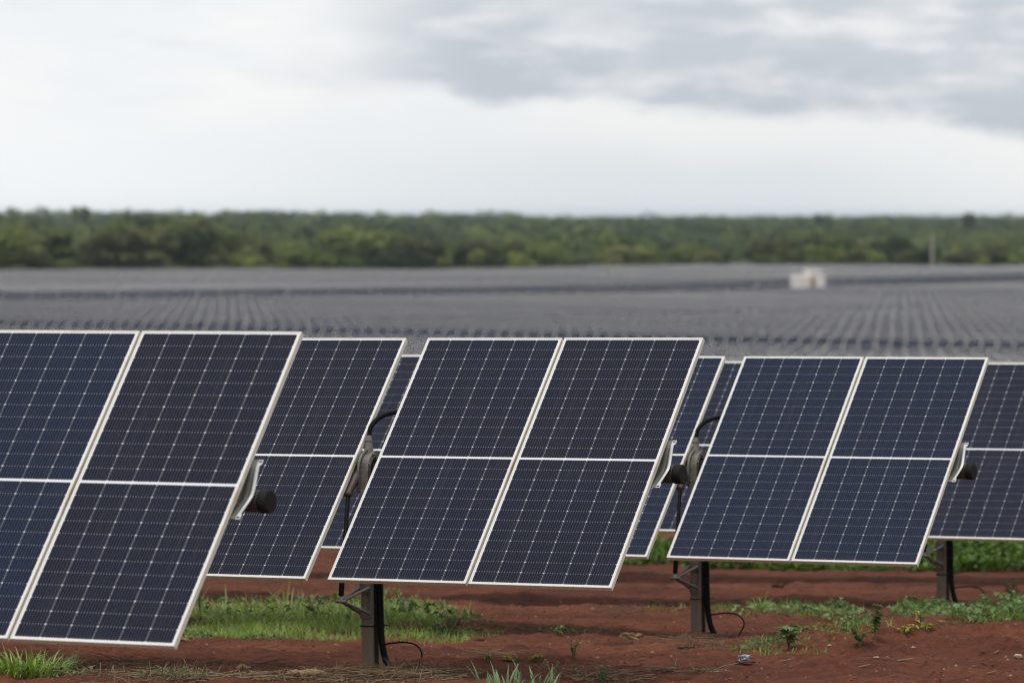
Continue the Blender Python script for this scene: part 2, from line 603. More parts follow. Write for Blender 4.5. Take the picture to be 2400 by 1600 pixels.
def make_ground():
    def axis(parts):
        out = []
        for a, b, st in parts:
            out += list(np.arange(a, b - 1e-6, st))
        return np.array(out)
    xs = np.concatenate([-np.geomspace(14000, 12, 40), axis([(-10, -4.6, 0.3), (-4.6, 5.4, 0.035), (5.4, 12, 0.3)]), np.geomspace(12, 14000, 40)])
    ys = np.concatenate([axis([(-60, 24, 3.0), (24, 29, 0.25), (29, 38, 0.035), (38, 46, 0.05), (46, 62, 0.12), (62, 200, 4.0), (200, 1200, 10.0)]), np.geomspace(1200, 14000, 60)])
    X, Y = np.meshgrid(xs, ys)
    Z = ground(X, Y)
    nx, ny = len(xs), len(ys)
    co = np.stack([X, Y, Z], -1).reshape(-1, 3)
    i = (np.arange(ny - 1)[:, None] * nx + np.arange(nx - 1)[None, :]).ravel()
    quads = np.stack([i, i + 1, i + nx + 1, i + nx], -1)
    me = bpy.data.meshes.new('ground')
    me.vertices.add(len(co))
    me.vertices.foreach_set('co', co.ravel())
    me.loops.add(quads.size)
    me.loops.foreach_set('vertex_index', quads.ravel())
    me.polygons.add(len(quads))
    me.polygons.foreach_set('loop_start', np.arange(len(quads)) * 4)
    me.polygons.foreach_set('loop_total', np.full(len(quads), 4))
    me.polygons.foreach_set('use_smooth', np.ones(len(quads), dtype=bool))
    me.materials.append(M_SOIL)
    me.update()
    me.validate()
    o = link('ground', me)
    tag(o, 'red earth falling away between the solar panel rows', 'ground', kind='structure')


make_ground()

# ------------------------------------------------------------------ solar tracker meshes
def frame_mesh():
    prof = [(0, -0.0012), (0.0012, 0), (0.0098, 0), (0.011, -0.0012), (0.011, -0.007), (0.002, -0.007), (0.002, -0.033), (0.026, -0.033), (0.026, -0.035), (0, -0.035)]
    b = MB()
    vs = []
    for sx, sy in ((1, -1), (1, 1), (-1, 1), (-1, -1)):
        for i, z in prof:
            vs.append((sx * (PW / 2 - i), sy * (PL / 2 - i), z))
    n = len(prof)
    fs = []
    for c in range(4):
        d = (c + 1) % 4
        for i in range(n):
            j = (i + 1) % n
            fs.append((c * n + i, d * n + i, d * n + j, c * n + j))
    b.add(vs, fs)
    return b


def glass_mesh():
    b = MB()
    x, y = PW / 2 - 0.0113, PL / 2 - 0.0113
    vs = [(sx * x, sy * y, z) for z in (-0.0022, -0.0068) for sx, sy in ((-1, -1), (1, -1), (1, 1), (-1, 1))]
    b.add(vs[:4], [(0, 1, 2, 3)], 0)
    b.add(vs[4:], [(3, 2, 1, 0)], 1)
    b.add(vs, [(0, 4, 5, 1), (1, 5, 6, 2), (2, 6, 7, 3), (3, 7, 4, 0)], 1)
    return b


_fm = frame_mesh().build('frame', M_FRAME)
ME_FRAME = _fm.data
bpy.data.objects.remove(_fm)
_gb = glass_mesh()
_gm = _gb.build('solar_panel', [M_CELL, M_BACK], None, [(v[0], v[1]) for v in _gb.v])
ME_GLASS = _gm.data
bpy.data.objects.remove(_gm)


def bracket_mesh():
    """pressed saddle: a trough along the panel, deep at the tube, tapering to flat slotted tabs"""
    b = MB()
    vs_ = np.concatenate([np.linspace(-0.215, -0.185, 3), np.linspace(-0.17, 0.17, 19), np.linspace(0.185, 0.215, 3)])
    rows = []
    for v in vs_:
        k_ = max(0.0, 1 - (math.hypot(v + 0.016, 0.03) - 0.03) / 0.152) ** 1.05
        e_ = 1.0 if abs(v) > 0.18 else 0.0                # flat slotted tabs at both ends
        zz = -0.040
        rows.append([(-0.064, v, zz), (-0.046, v, zz - 0.006 * k_), (-0.030, v, zz - 0.050 * k_), (0.012, v, zz - 0.052 * k_),
                     (0.026 + 0.010 * k_, v, zz - 0.030 * k_ - 0.004 * k_), (0.033 + 0.014 * k_ + 0.004 * e_, v, zz - 0.026 * k_), (0.047 + 0.017 * k_ + 0.012 * e_, v, zz - 0.028 * k_)])
    n = 7
    vv = [p for r in rows for p in r]
    fs = [(i * n + j, i * n + j + 1, (i + 1) * n + j + 1, (i + 1) * n + j) for i in range(len(rows) - 1) for j in range(n - 1)]
    b.add(vv, fs, 0, 0.5, False)
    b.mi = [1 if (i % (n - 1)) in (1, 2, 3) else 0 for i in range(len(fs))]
    o = b.build('bracket', [M_GALV, M_GSHADE])
    m_ = o.modifiers.new('Solidify', 'SOLIDIFY')
    m_.thickness = 0.005
    m_.offset = -1
    dg = bpy.context.evaluated_depsgraph_get()
    me = bpy.data.meshes.new_from_object(o.evaluated_get(dg))
    bpy.data.objects.remove(o)
    # slots in the tabs
    return me


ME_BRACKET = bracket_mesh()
MAT_SLOT = simple('slot_shadow', (0.012, 0.012, 0.012), 0.9)


def corrugated(pts, r, n=14, step=0.012):
    """resample a path and give it ringed radii"""
    P = [Vector(p) for p in pts]
    # Catmull-Rom
    fine = []
    for i in range(len(P) - 1):
        p0, p1, p2, p3 = P[max(i - 1, 0)], P[i], P[i + 1], P[min(i + 2, len(P) - 1)]
        for j in range(24):
            t = j / 24
            fine.append(0.5 * ((2 * p1) + (p2 - p0) * t + (2 * p0 - 5 * p1 + 4 * p2 - p3) * t * t + (3 * p1 - p0 - 3 * p2 + p3) * t ** 3))
    fine.append(P[-1])
    out, rad, acc = [fine[0]], [r], 0.0
    for a, b_ in zip(fine[:-1], fine[1:]):
        L_ = (b_ - a).length
        while acc + L_ >= step / 4:
            a = a + (b_ - a).normalized() * (step / 4 - acc)
            L_ = (b_ - a).length
            acc = 0.0
            out.append(a)
            rad.append(r * (1.0, 1.0, 0.84, 0.84)[len(out) % 4])
        acc += L_
    return out, rad


def spline(pts, n=10):
    P = [Vector(p) for p in pts]
    out = []
    for i in range(len(P) - 1):
        p0, p1, p2, p3 = P[max(i - 1, 0)], P[i], P[i + 1], P[min(i + 2, len(P) - 1)]
        for j in range(n):
            t = j / n
            out.append(0.5 * ((2 * p1) + (p2 - p0) * t + (2 * p0 - 5 * p1 + 4 * p2 - p3) * t * t + (3 * p1 - p0 - 3 * p2 + p3) * t ** 3))
    return out + [P[-1]]


GAP, BGAP = 0.0205, 0.1885
PERBAY = 8
TUBE_R = 0.065
TUBE_B = 0.157                   # tube centre behind the panel face


def layout(n):
    """centre x of each panel (from the right end leftwards) and of each bearing gap"""
    xs, gaps, x = [], [], 0.0
    for i in range(n):
        xs.append(x - PW / 2)
        x -= PW
        if i + 1 == 2 or (i + 1 > 2 and (i + 1 - 2) % PERBAY == 0):
            gaps.append(x - BGAP / 2)
            x -= BGAP
        else:
            x -= GAP
    return xs, gaps, x


def bearing_part(root, xg, ty, tz):
    """cast arch over the tube, its plane across the tube"""
    b = MB()

    def arch(x, ro, ri, th, drop):
        path_o = [(-ro, -drop)] + [(ro * math.cos(a), ro * math.sin(a)) for a in np.linspace(math.pi, 0, 15)] + [(ro, -drop)]
        path_i = [(-ri, -drop)] + [(ri * math.cos(a), ri * math.sin(a)) for a in np.linspace(math.pi, 0, 15)] + [(ri, -drop)]
        vs = []
        for dx_ in (-th / 2, th / 2):
            for p in path_o:
                vs.append((x + dx_, ty + p[0], tz + p[1]))
            for p in path_i:
                vs.append((x + dx_, ty + p[0], tz + p[1]))
        n = len(path_o)
        fs = []
        for i in range(n - 1):
            fs += [(i, i + 1, n + i + 1, n + i), (2 * n + i, 3 * n + i, 3 * n + i + 1, 2 * n + i + 1),
                   (i, 2 * n + i, 2 * n + i + 1, i + 1), (n + i, n + i + 1, 3 * n + i + 1, 3 * n + i)]
        fs += [(0, n, 3 * n, 2 * n), (n - 1, 3 * n - 1, 4 * n - 1, 2 * n - 1)]
        b.add(vs, fs, 0, 0.5, False)
    arch(xg - 0.026, 0.150, 0.104, 0.018, 0.150)
    arch(xg + 0.040, 0.140, 0.098, 0.020, 0.145)
    arch(xg + 0.007, 0.126, 0.100, 0.050, 0.145)
    b.box((xg, ty, tz - 0.152), (0.10, 0.30, 0.014), bev=0.004)
    for sy in (-1, 1):
        b.tube([(xg - 0.03, ty + sy * 0.118, tz - 0.170), (xg - 0.03, ty + sy * 0.118, tz - 0.128)], 0.014, 6, smooth=False)
    b.tube([(xg - 0.05, ty, tz + 0.080), (xg + 0.055, ty, tz + 0.080)], 0.017, 8)
    for a_ in (2.75, 2.0, 1.2):
        cy_, cz_ = ty + 0.127 * math.cos(a_), tz + 0.127 * math.sin(a_)
        b.tube([(xg + 0.046, cy_, cz_), (xg + 0.062, cy_, cz_)], 0.012, 6, smooth=False)
    for sy in (-1, 1):
        b.box((xg + 0.012, ty + sy * 0.128, tz - 0.09), (0.07, 0.012, 0.11))
    return b.build('bearing', M_CAST, root)


def post_part(root, xg, ztop, zbot, py):
    """C-section driven pile, open to the right"""
    b = MB()
    w, d, t = 0.100, 0.120, 0.006
    out = [(w / 2, -d / 2), (-w / 2 + 0.012, -d / 2), (-w / 2, -d / 2 + 0.012), (-w / 2, d / 2 - 0.012), (-w / 2 + 0.012, d / 2), (w / 2, d / 2),
           (w / 2, d / 2 - 0.028)]
    inn = [(w / 2 - t, d / 2 - 0.028), (w / 2 - t, d / 2 - t), (-w / 2 + t, d / 2 - t), (-w / 2 + t, -d / 2 + t), (w / 2 - t, -d / 2 + t), (w / 2 - t, -d / 2 + 0.028), (w / 2, -d / 2 + 0.028)]
    ring = out + inn
    n = len(ring)
    vs = [(x, y, z) for z in (zbot, ztop) for x, y in ring]
    fs = [(i, (i + 1) % n, n + (i + 1) % n, n + i) for i in range(n)]
    b.add(vs, fs)
    b.add(vs[n:], [tuple(range(n - 1, -1, -1))])
    o = b.build('post', M_POST, root)
    o.location = (xg, py, 0)
    return o


def near_tracker(end, t_deg, slope, npan, hues, label, group, detail=True):
    X, Y, Z = end
    g0 = float(ground_macro(X, Y))
    h = Z + ZC - g0
    t = R(t_deg)
    root = empty('solar_tracker', (X, Y, g0), (0, -math.atan(slope), -ANG))
    tag(root, label, 'solar panels', group)
    xs, gaps, xend = layout(npan)
    for i, x in enumerate(xs):
        p = link('solar_panel', ME_GLASS, root)
        p.location = (x, 0, h)
        p.rotation_euler = (t + R(random.uniform(-0.12, 0.12)), 0, 0)
        hue = hues[i] if i < len(hues) else random.uniform(0.2, 0.7)
        p.color = (hue, hue, hue, 1)
        link('frame', ME_FRAME, p)
    # brackets at every joint and at the free end
    jx = [0.008] + [x - PW / 2 - GAP / 2 for x in xs if min(abs(x - PW / 2 - g_) for g_ in gaps) > 0.2]
    for x in jx:
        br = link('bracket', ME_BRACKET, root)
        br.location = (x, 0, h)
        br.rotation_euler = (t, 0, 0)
        if abs(x) < 0.1 and detail:
            for v in (-0.202, 0.202):
                sb = MB()
                sb.box((0.042, v, -0.0392), (0.022, 0.008, 0.0020))
                sb.build('slot', MAT_SLOT, br)
    ty, tz = TUBE_B * math.sin(t), h - TUBE_B * math.cos(t)
    b = MB()
    b.tube([(0.125, ty, tz), (xend + 0.05, ty, tz)], TUBE_R, 28)
    tu = b.build('torque_tube', M_TUBE, root)
    b = MB()
    b.tube([(0.078, ty, tz), (0.080, ty, tz), (0.082, ty, tz), (0.136, ty, tz), (0.140, ty, tz), (0.142, ty, tz)],
           [0.066, 0.069, 0.070, 0.070, 0.068, 0.060], 32)
    b.build('end_cap', M_CAP, tu)
    for gi, xg in enumerate(gaps):
        wx = X + xg * CA
        wy = Y - xg * SA
        zb = float(ground_macro(wx, wy)) - g0 - xg * slope
        py = 0.012
        po = post_part(root, xg, tz - 0.155, zb - 0.35, py)
        bearing_part(root, xg - 0.030, ty - 0.012, tz)
        if gi > 0 or not detail:
            continue
        # zip tie round the post and the conduit
        zt = zb + 0.335
        b = MB()
        b.box((0, 0, zt), (0.104, 0.124, 0.009))
        b.tube([(0.10, 0.02, zt + 0.004), (0.15, 0.0, zt + 0.008)], 0.004, 6)
        b.build('cable_tie', M_BLACK, po)
        # lower damper bracket: two arms meeting at a pin in front of the post
        pin = Vector((xg - 0.055, py - 0.335, zb + 0.535))
        b = MB()
        for dz_, in ((0.085,), (-0.105,)):
            for sx in (-0.046, 0.030):
                a0 = Vector((xg + sx, py - 0.062, pin.z + dz_ + (0.0 if dz_ > 0 else 0.0)))
                mid = pin + Vector((0.008 if sx > 0 else -0.004, 0.03, 0.006 * (1 if dz_ > 0 else -1)))
                b.tube([a0, a0.lerp(mid, 0.5), mid], [0.013, 0.010, 0.011], 6, smooth=False)
            b.box((xg - 0.004, py - 0.065, pin.z + dz_), (0.094, 0.008, 0.075), bev=0.003)
            b.tube([(xg - 0.035, py - 0.085, pin.z + dz_ - 0.012), (xg - 0.035, py - 0.066, pin.z + dz_ - 0.012)], 0.011, 6, smooth=False)
        b.tube([pin + Vector((-0.035, -0.004, 0)), pin + Vector((0.045, 0.004, 0))], 0.012, 8)
        b.build('damper_bracket', M_POST, root)
        # torque arm on the tube and the damper hanging from it
        top = Vector((xg - 0.082, ty - 0.265, tz - 0.165))
        b = MB()
        b.tube([(xg - 0.085, ty - 0.05, tz - 0.01), (xg - 0.085, ty - 0.15, tz - 0.06), top], [0.050, 0.036, 0.022], 8)
        b.tube([top + Vector((-0.03, 0, 0)), top + Vector((0.03, 0, 0))], 0.022, 8)
        b.build('torque_arm', M_TUBE, root)
        b = MB()
        ax = (pin - top)
        L_ = ax.length
        ax.normalize()
        pts = [top + ax * s for s in (0.0, 0.02, 0.021, L_ * 0.45, L_ * 0.45 + 0.004, L_ - 0.052, L_ - 0.04)]
        b.tube(pts, [0.012, 0.012, 0.0160, 0.0160, 0.0205, 0.0205, 0.016], 12)
        dm = b.build('damper', M_BLACK, root)
        b = MB()
        for sx in (-0.009, 0.009):
            b.tube([pin + Vector((sx, 0, 0)), pin - ax * 0.045 + Vector((sx * 0.7, 0, 0))], 0.005, 6)
        b.build('clevis', M_GALV, dm)
        # conduit down the post, bending out at the foot
        cx, cy = xg + 0.078, py + 0.012
        pts, rad = corrugated([(cx, cy, tz - 0.16), (cx + 0.001, cy, zb + 0.55), (cx + 0.004, cy, zb + 0.36), (cx + 0.010, cy - 0.002, zb + 0.24),
                               (cx + 0.034, cy - 0.008, zb + 0.12), (cx + 0.078, cy - 0.016, zb + 0.03), (cx + 0.115, cy - 0.02, zb - 0.05)], 0.0265)
        b = MB()
        b.tube(pts, rad, 14)
        b.build('conduit', M_BLACK, root)
        # upper hose from the bearing boot over to the next panel
        b = MB()
        boot = [(xg - 0.060, ty + 0.00, tz + 0.12), (xg - 0.061, ty + 0.01, tz + 0.18), (xg - 0.064, ty + 0.02, tz + 0.25)]
        b.tube(boot, [0.040, 0.028, 0.018], 10)
        b.tube([(xg - 0.062, ty + 0.014, tz + 0.205), (xg - 0.062, ty + 0.015, tz + 0.213)], 0.030, 10)
        b.build('boot', M_CAST, root)
        pts, rad = corrugated([boot[-1], (xg - 0.060, ty + 0.05, tz + 0.32), (xg - 0.025, ty + 0.14, tz + 0.385), (xg + 0.045, ty + 0.25, tz + 0.415),
                               (xg + 0.12, ty + 0.37, tz + 0.40), (xg + 0.20, ty + 0.42, tz + 0.30)], 0.0185)
        b = MB()
        b.tube(pts, rad, 12)
        b.build('hose', M_BLACK, root)
        # thin earth cable looping to the ground
        pts = spline([(cx + 0.02, cy, zb + 0.235), (cx + 0.045, cy - 0.03, zb + 0.205), (cx + 0.12, cy - 0.05, zb + 0.215), (cx + 0.24, cy - 0.05, zb + 0.225), (cx + 0.33, cy - 0.05, zb + 0.205),
                      (cx + 0.375, cy - 0.05, zb + 0.150), (cx + 0.355, cy - 0.05, zb + 0.085), (cx + 0.325, cy - 0.055, zb + 0.03), (cx + 0.310, cy - 0.06, zb - 0.05)])
        b = MB()
        b.tube(pts, 0.0065, 8)
        b.build('cable', M_BLACK, root)
    return root


near_tracker((-1.587, 26.139, -1.576), 50.75, 0.0072, 10, [0.10, 0.85, 0.6],
             'nearest solar panel row at the lower left, slightly blurred, cut by the left edge', 'solar panel rows up close')
near_tracker((1.054, 31.700, -1.734), 48.26, 0.0132, 12, [0.15, 0.25, 0.15],
             'sharp solar panel row in the middle with two panels right of its post', 'solar panel rows up close')
near_tracker((3.696, 37.268, -2.028), 46.48, 0.0111, 14, [0.85, 0.90, 0.95],
             'bluish solar panel row at right, standing just behind the sharp middle row', 'solar panel rows up close')
WX, WY = 6.15 * SA - 0.31 * CA, 6.15 * CA + 0.31 * SA
near_tracker((3.696 + WX, 37.268 + WY, -2.262), 46.2, 0.0111, 16, [0.15, 0.35, 0.25],
             'blurred solar panel row behind the bluish one, cut by the right edge', 'solar panel rows up close')
near_tracker((3.696 + 2 * WX, 37.268 + 2 * WY, -2.62), 46.5, 0.0105, 18, [],
             'solar panel row hidden behind the front four except for its top edge', 'solar panel rows up close', False)


# ------------------------------------------------------------------ the far field of trackers
def far_mesh(npan, tilt):
    """one long row seen from far away: every panel with its frame, the tube and the posts"""
    b = MB()
    uvs = []
    xs, gaps, xend = layout(npan)
    t = R(tilt)
    v = (0, math.cos(t), math.sin(t))
    nn = (0, -math.sin(t), math.cos(t))
    h = 1.60

    def P(x, y, z):
        return (x, y * v[1] + z * nn[1], h + y * v[2] + z * nn[2])
    for x in xs:
        o = len(b.v)
        c = [(-1, -1), (1, -1), (1, 1), (-1, 1)]
        fr = [P(x + sx * PW / 2, sy * PL / 2, 0) for sx, sy in c]
        inn = [P(x + sx * (PW / 2 - 0.011), sy * (PL / 2 - 0.011), 0) for sx, sy in c]
        gl = [P(x + sx * (PW / 2 - 0.011), sy * (PL / 2 - 0.011), -0.003) for sx, sy in c]
        bk = [P(x + sx * PW / 2, sy * PL / 2, -0.035) for sx, sy in c]
        b.add(fr + inn + bk, [(0, 1, 5, 4), (1, 2, 6, 5), (2, 3, 7, 6), (3, 0, 4, 7), (0, 8, 9, 1), (1, 9, 10, 2), (2, 10, 11, 3), (3, 11, 8, 0), (11, 10, 9, 8)], 1)
        b.add(gl, [(0, 1, 2, 3)], 0)
        uvs += [(sx * PW / 2, sy * PL / 2) for sx, sy in c] * 3
        uvs += [(sx * (PW / 2 - 0.0113), sy * (PL / 2 - 0.0113)) for sx, sy in c]
    n0 = len(b.v)
    b.tube([(0.12, 0.08, h - 0.07), (xend, 0.08, h - 0.07)], 0.065, 8, 2)
    for g in gaps:
        b.box((g, 0.02, (h - 0.2) / 2 - 0.2), (0.10, 0.12, h - 0.2 + 0.4), None, 2)
    uvs += [(0, 0)] * (len(b.v) - n0)
    o = b.build('solar_tracker', [M_CELL, M_FRAME, M_TUBE], None, uvs)
    me = o.data
    bpy.data.objects.remove(o)
    return me, -xend


def sq(x, y):
    return x * CA - y * SA, x * SA + y * CA


def xy(s, q):
    return s * CA + q * SA, -s * SA + q * CA


S0, Q0 = sq(1.054, 31.700)
ROAD_P, ROAD_AZ = (0.0, 554.0), R(26.4)       # near side of the service track crossing the rows
EDGE_A, EDGE_B = (-104.0, 908.0), (125.0, 1090.0)
NSEG = 58
FAR_ME = [far_mesh(NSEG, tl) for tl in (45.5, 46.5, 47.5)]
SEGLEN = FAR_ME[0][1]


def road_s(q):
    # s coordinate of the track's centre line at row coordinate q
    d = Vector((math.sin(ROAD_AZ), math.cos(ROAD_AZ)))
    s_d, q_d = sq(d.x, d.y)
    s_p, q_p = sq(*ROAD_P)
    return s_p + (q - q_p) * s_d / q_d


def field_edge_y(x):
    return EDGE_A[1] + (x - EDGE_A[0]) * (EDGE_B[1] - EDGE_A[1]) / (EDGE_B[0] - EDGE_A[0])


SKIP = {40, 41, 42}
cands = []
PITCHP = (PERBAY * (PW + GAP) + BGAP - GAP) / PERBAY
for kk in range(26, 190):
    if kk in SKIP:
        continue
    q = Q0 + 6.15 * kk
    s_end = S0 - 0.31 * kk                       # lattice origin of this row
    rs = road_s(q)
    # segments to the left of the near ends, up to the track, then beyond it
    starts = []
    nfit = math.floor((s_end - (rs + 1.0)) / PITCHP)
    s = s_end - (nfit * PITCHP)                   # lattice point just right of the track
    a = s
    while a < s_end + 260:
        starts.append(a + SEGLEN)                 # right end of a segment running left to the track
        a += SEGLEN + 0.9
    b2 = s - math.ceil(46.0 / PITCHP) * PITCHP
    while b2 > s - 500:
        starts.append(b2)
        b2 -= SEGLEN + 0.9
    for s1 in starts:
        x1, y1 = xy(s1, q)
        x0, y0 = xy(s1 - SEGLEN, q)
        # inside the picture's wedge (with a small margin)?
        vis = False
        for f_ in np.linspace(0, 1, 15):
            xx, yy_ = x0 + (x1 - x0) * f_, y0 + (y1 - y0) * f_
            if yy_ > 205 and abs(xx) < 0.119 * yy_ + 1:
                vis = True
        if not vis:
            continue
        xm, ym = (x0 + x1) / 2, (y0 + y1) / 2
        if ym > field_edge_y(xm) - 6:
            continue
        cands.append((ym, x1, y1, x0, y0, s1 > rs))
cands.sort()
LIMIT = 285


def put_far(c, as_obj=True):
    ym, x1, y1, x0, y0, before = c
    g1, g0_ = float(ground_macro(x1, y1)), float(ground_macro(x0, y0))
    gm = float(ground_macro((x0 + x1) / 2, (y0 + y1) / 2))
    zoff = gm - (g1 + g0_) / 2
    me = random.choice(FAR_ME)[0]
    o = bpy.data.objects.new('solar_tracker', me)
    jt = random.uniform(-0.09, 0.09)
    o.location = (x1 + jt * CA, y1 - jt * SA, g1 + zoff * 0.6 + random.uniform(-0.05, 0.05))
    o.rotation_euler = (R(random.gauss(0, 0.5)), -math.atan2(g1 - g0_, SEGLEN), -ANG + R(random.uniform(-0.03, 0.03)))
    hue = random.uniform(0.2, 0.8)
    o.color = (hue, hue, hue, 1)
    return o


road2_q = Q0 + 6.15 * 41
for c in cands[:LIMIT]:
    o = put_far(c)
    COL.objects.link(o)
    q = sq(c[1], c[2])[1]
    if not c[5]:
        lab, grp = 'distant grey solar row beyond the dark line that crosses the far field', 'solar rows beyond the dark line'
    elif q < road2_q:
        lab, grp = 'solar row of the nearest distant block, just above the foreground panels', 'solar rows of the lowest far block'
    else:
        lab, grp = 'distant grey solar row below the dark line that crosses the far field', 'solar rows below the dark line'
    tag(o, lab, 'solar panels', grp)
if len(cands) > LIMIT:
    vs, fs, mi, uv, off = [], [], [], [], 0
    for c in cands[LIMIT:]:
        o = put_far(c)
        Mx = np.array(Matrix.LocRotScale(o.location, o.rotation_euler, None))
        me = o.data
        co = np.empty(len(me.vertices) * 3, dtype=np.float32)
        me.vertices.foreach_get('co', co)
        co = co.reshape(-1, 3) @ Mx[:3, :3].T + Mx[:3, 3]
        vs.append(co)
        fs += [[i + off for i in p.vertices] for p in me.polygons]
        mi += [p.material_index for p in me.polygons]
        off += len(co)
        bpy.data.objects.remove(o)
    me2 = bpy.data.meshes.new('solar_rows')
    me2.from_pydata(np.concatenate(vs).tolist(), [], fs)
    for m_ in (M_CELL, M_FRAME, M_TUBE):
        me2.materials.append(m_)
    me2.polygons.foreach_set('material_index', mi)
    l = me2.uv_layers.new(name='UVMap')
    l.data.foreach_set('uv', np.full(len(me2.loops) * 2, 0.05, dtype=np.float32))
    o = link('solar_rows', me2)
    o.color = (0.5, 0.5, 0.5, 1)
    tag(o, 'farthest rows of solar panels, a grey band below the trees', 'solar panels', None, 'stuff')
print('far trackers', len(cands))


# ------------------------------------------------------------------ transformer station, pole, cabinets
def station():
    D = 648.0
    x = (1895 - 1200) / FPX * D
    g = float(ground_macro(x, D))
    top = ZC - (632 - 505) / FPX * D
    H = top - g
    root = empty('transformer_station', (x, D, g), (0, 0, R(-14)))
    tag(root, 'white transformer station standing among the far solar rows', 'substation')
    M_W = simple('white_paint', (0.85, 0.82, 0.76), 0.5, 0, 0.05, 1.2)
    M_T = simple('tan_panel', (0.36, 0.27, 0.17), 0.6, 0, 0.1, 2.0)
    M_G = simple('pale_grey_paint', (0.80, 0.80, 0.78), 0.5, 0, 0.05, 1.2)
    b = MB()
    b.box((0, 0, 0.55), (5.2, 3.2, 1.1), None, 0, 0.05)
    b.build('platform', M_CONC, root)
    b = MB()
    b.box((-0.95, -0.2, 1.1 + (H - 1.1) * 0.40), (2.9, 2.4, (H - 1.1) * 0.80), None, 0, 0.06)
    for i in range(9):
        b.box((-2.2 + i * 0.31, -1.42, 1.1 + (H - 1.1) * 0.40), (0.10, 0.06, (H - 1.1) * 0.70))
    b.build('container', M_G, root)
    b = MB()
    b.box((0.35, 0.35, 1.1 + (H - 1.1) * 0.5), (1.9, 2.0, (H - 1.1)), None, 0, 0.06)
    b.box((0.35, 0.30, H - 0.02), (2.2, 2.3, 0.16), None, 0, 0.04)
    b.build('tower_cabinet', M_W, root)
    b = MB()
    b.box((0.95, -0.75, 1.1 + (H - 1.1) * 0.34), (0.62, 0.5, (H - 1.1) * 0.68), None, 0, 0.04)
    b.build('door', M_T, root)
    b = MB()
    b.box((1.85, -0.1, 1.1 + (H - 1.1) * 0.44), (1.1, 2.2, (H - 1.1) * 0.88), None, 0, 0.06)
    b.box((1.85, -0.1, 1.1 + (H - 1.1) * 0.9), (1.25, 2.35, 0.12), None, 0, 0.03)
    b.build('switch_cabinet', M_G, root)


station()


def pole():
    D = 1075.0
    x = (2185 - 1200) / FPX * D
    g = float(ground_macro(x, D))
    top = ZC - (550 - 505) / FPX * D
    root = empty('utility_pole', (x, D, g))
    tag(root, 'pale concrete pole standing in front of the far trees at right', 'pole')
    b = MB()
    b.tube([(0, 0, -0.5), (0, 0, top - g)], [0.36, 0.25], 12)
    b.build('shaft', M_CONC, root)
    b = MB()
    b.box((0, 0, top - g - 0.5), (1.5, 0.14, 0.16), None, 0, 0.02)
    b.build('crossarm', M_CONC, root)


pole()

for px_, D, lab in ((1358, 588.0, 'small pale cabinet on the dark line, the one farther left'), (1580, 618.0, 'small pale cabinet on the dark line, nearer the white station')):
    x = (px_ - 1200) / FPX * D
    g = float(ground_macro(x, D))
    b = MB()
    b.box((0, 0, 1.60), (0.70, 0.45, 1.15), None, 0, 0.04)
    b.box((0, -0.02, 2.20), (0.82, 0.58, 0.06), None, 0, 0.02)
    for sx in (-0.28, 0.28):
        b.box((sx, 0, 0.5), (0.09, 0.09, 1.3))
    o = b.build('inverter_cabinet', M_CONC)
    o.location = (x, D, g)
    tag(o, lab, 'cabinet', 'cabinets on the dark line')


# ------------------------------------------------------------------ trees
def tree_meshes(seed, kind):
    rr = random.Random(seed)
    tr = MB()
    h = 1.0                                   # unit-height tree, scaled per copy
    th = {'round': 0.30, 'bush': 0.14, 'tall': 0.42}[kind]
    tr.tube([(0, 0, -0.05), (0.01, 0.01, th * 0.6), (0.02, -0.01, th * 1.3)], [0.026, 0.020, 0.013], 7)
    for i in range(5):
        a = rr.uniform(0, 6.28)
        r0 = rr.uniform(0.15, 0.30)
        tr.tube([(0.01, 0, th * rr.uniform(0.6, 1.1)), (math.cos(a) * r0 * 0.5, math.sin(a) * r0 * 0.5, th * 1.35), (math.cos(a) * r0, math.sin(a) * r0, th + 0.34)], [0.012, 0.008, 0.003], 5)
    cr = MB()
    nl = {'round': 10, 'bush': 8, 'tall': 10}[kind]
    for l in range(nl):
        a = rr.uniform(0, 6.28)
        rad = {'round': 0.40, 'bush': 0.46, 'tall': 0.22}[kind] * math.sqrt(rr.random())
        zz = th + (1.0 - th) * (rr.uniform(0.10, 0.80))
        rad *= 1.05 - 0.55 * max(0, (zz - th) / (1 - th) - 0.35)
        c = Vector((math.cos(a) * rad, math.sin(a) * rad, zz))
        s = rr.uniform(0.15, 0.27) * (0.6 if kind == 'tall' else 1)
        tb = rr.uniform(0.32, 0.62)
        for j in range(150):
            d = Vector((rr.gauss(0, 1), rr.gauss(0, 1), rr.gauss(0, 1))).normalized()
            p = c + Vector((d.x * s, d.y * s, d.z * s * 0.78)) * rr.uniform(0.55, 1.06)
            upv = (d + Vector((rr.gauss(0, .35), rr.gauss(0, .35), rr.gauss(0, .35)))).normalized()
            dd = upv.cross(Vector((rr.gauss(0, 1), rr.gauss(0, 1), rr.gauss(0, 1)))).normalized()
            cr.leaf(p, dd, upv, rr.uniform(0.055, 0.10), rr.uniform(0.045, 0.080), min(1, max(0, tb + rr.gauss(0, 0.10))))
    o1 = tr.build('trunk', M_BARK)
    o2 = cr.build('crown', M_TREE)
    o3 = cr.build('crown', M_TREE2)
    r_ = (o1.data, o2.data, o3.data)
    for o in (o1, o2, o3):
        bpy.data.objects.remove(o)
    return r_


TREES = {kd: [tree_meshes(sd_, kd) for sd_ in range(3)] for kd in ('round', 'bush', 'tall')}


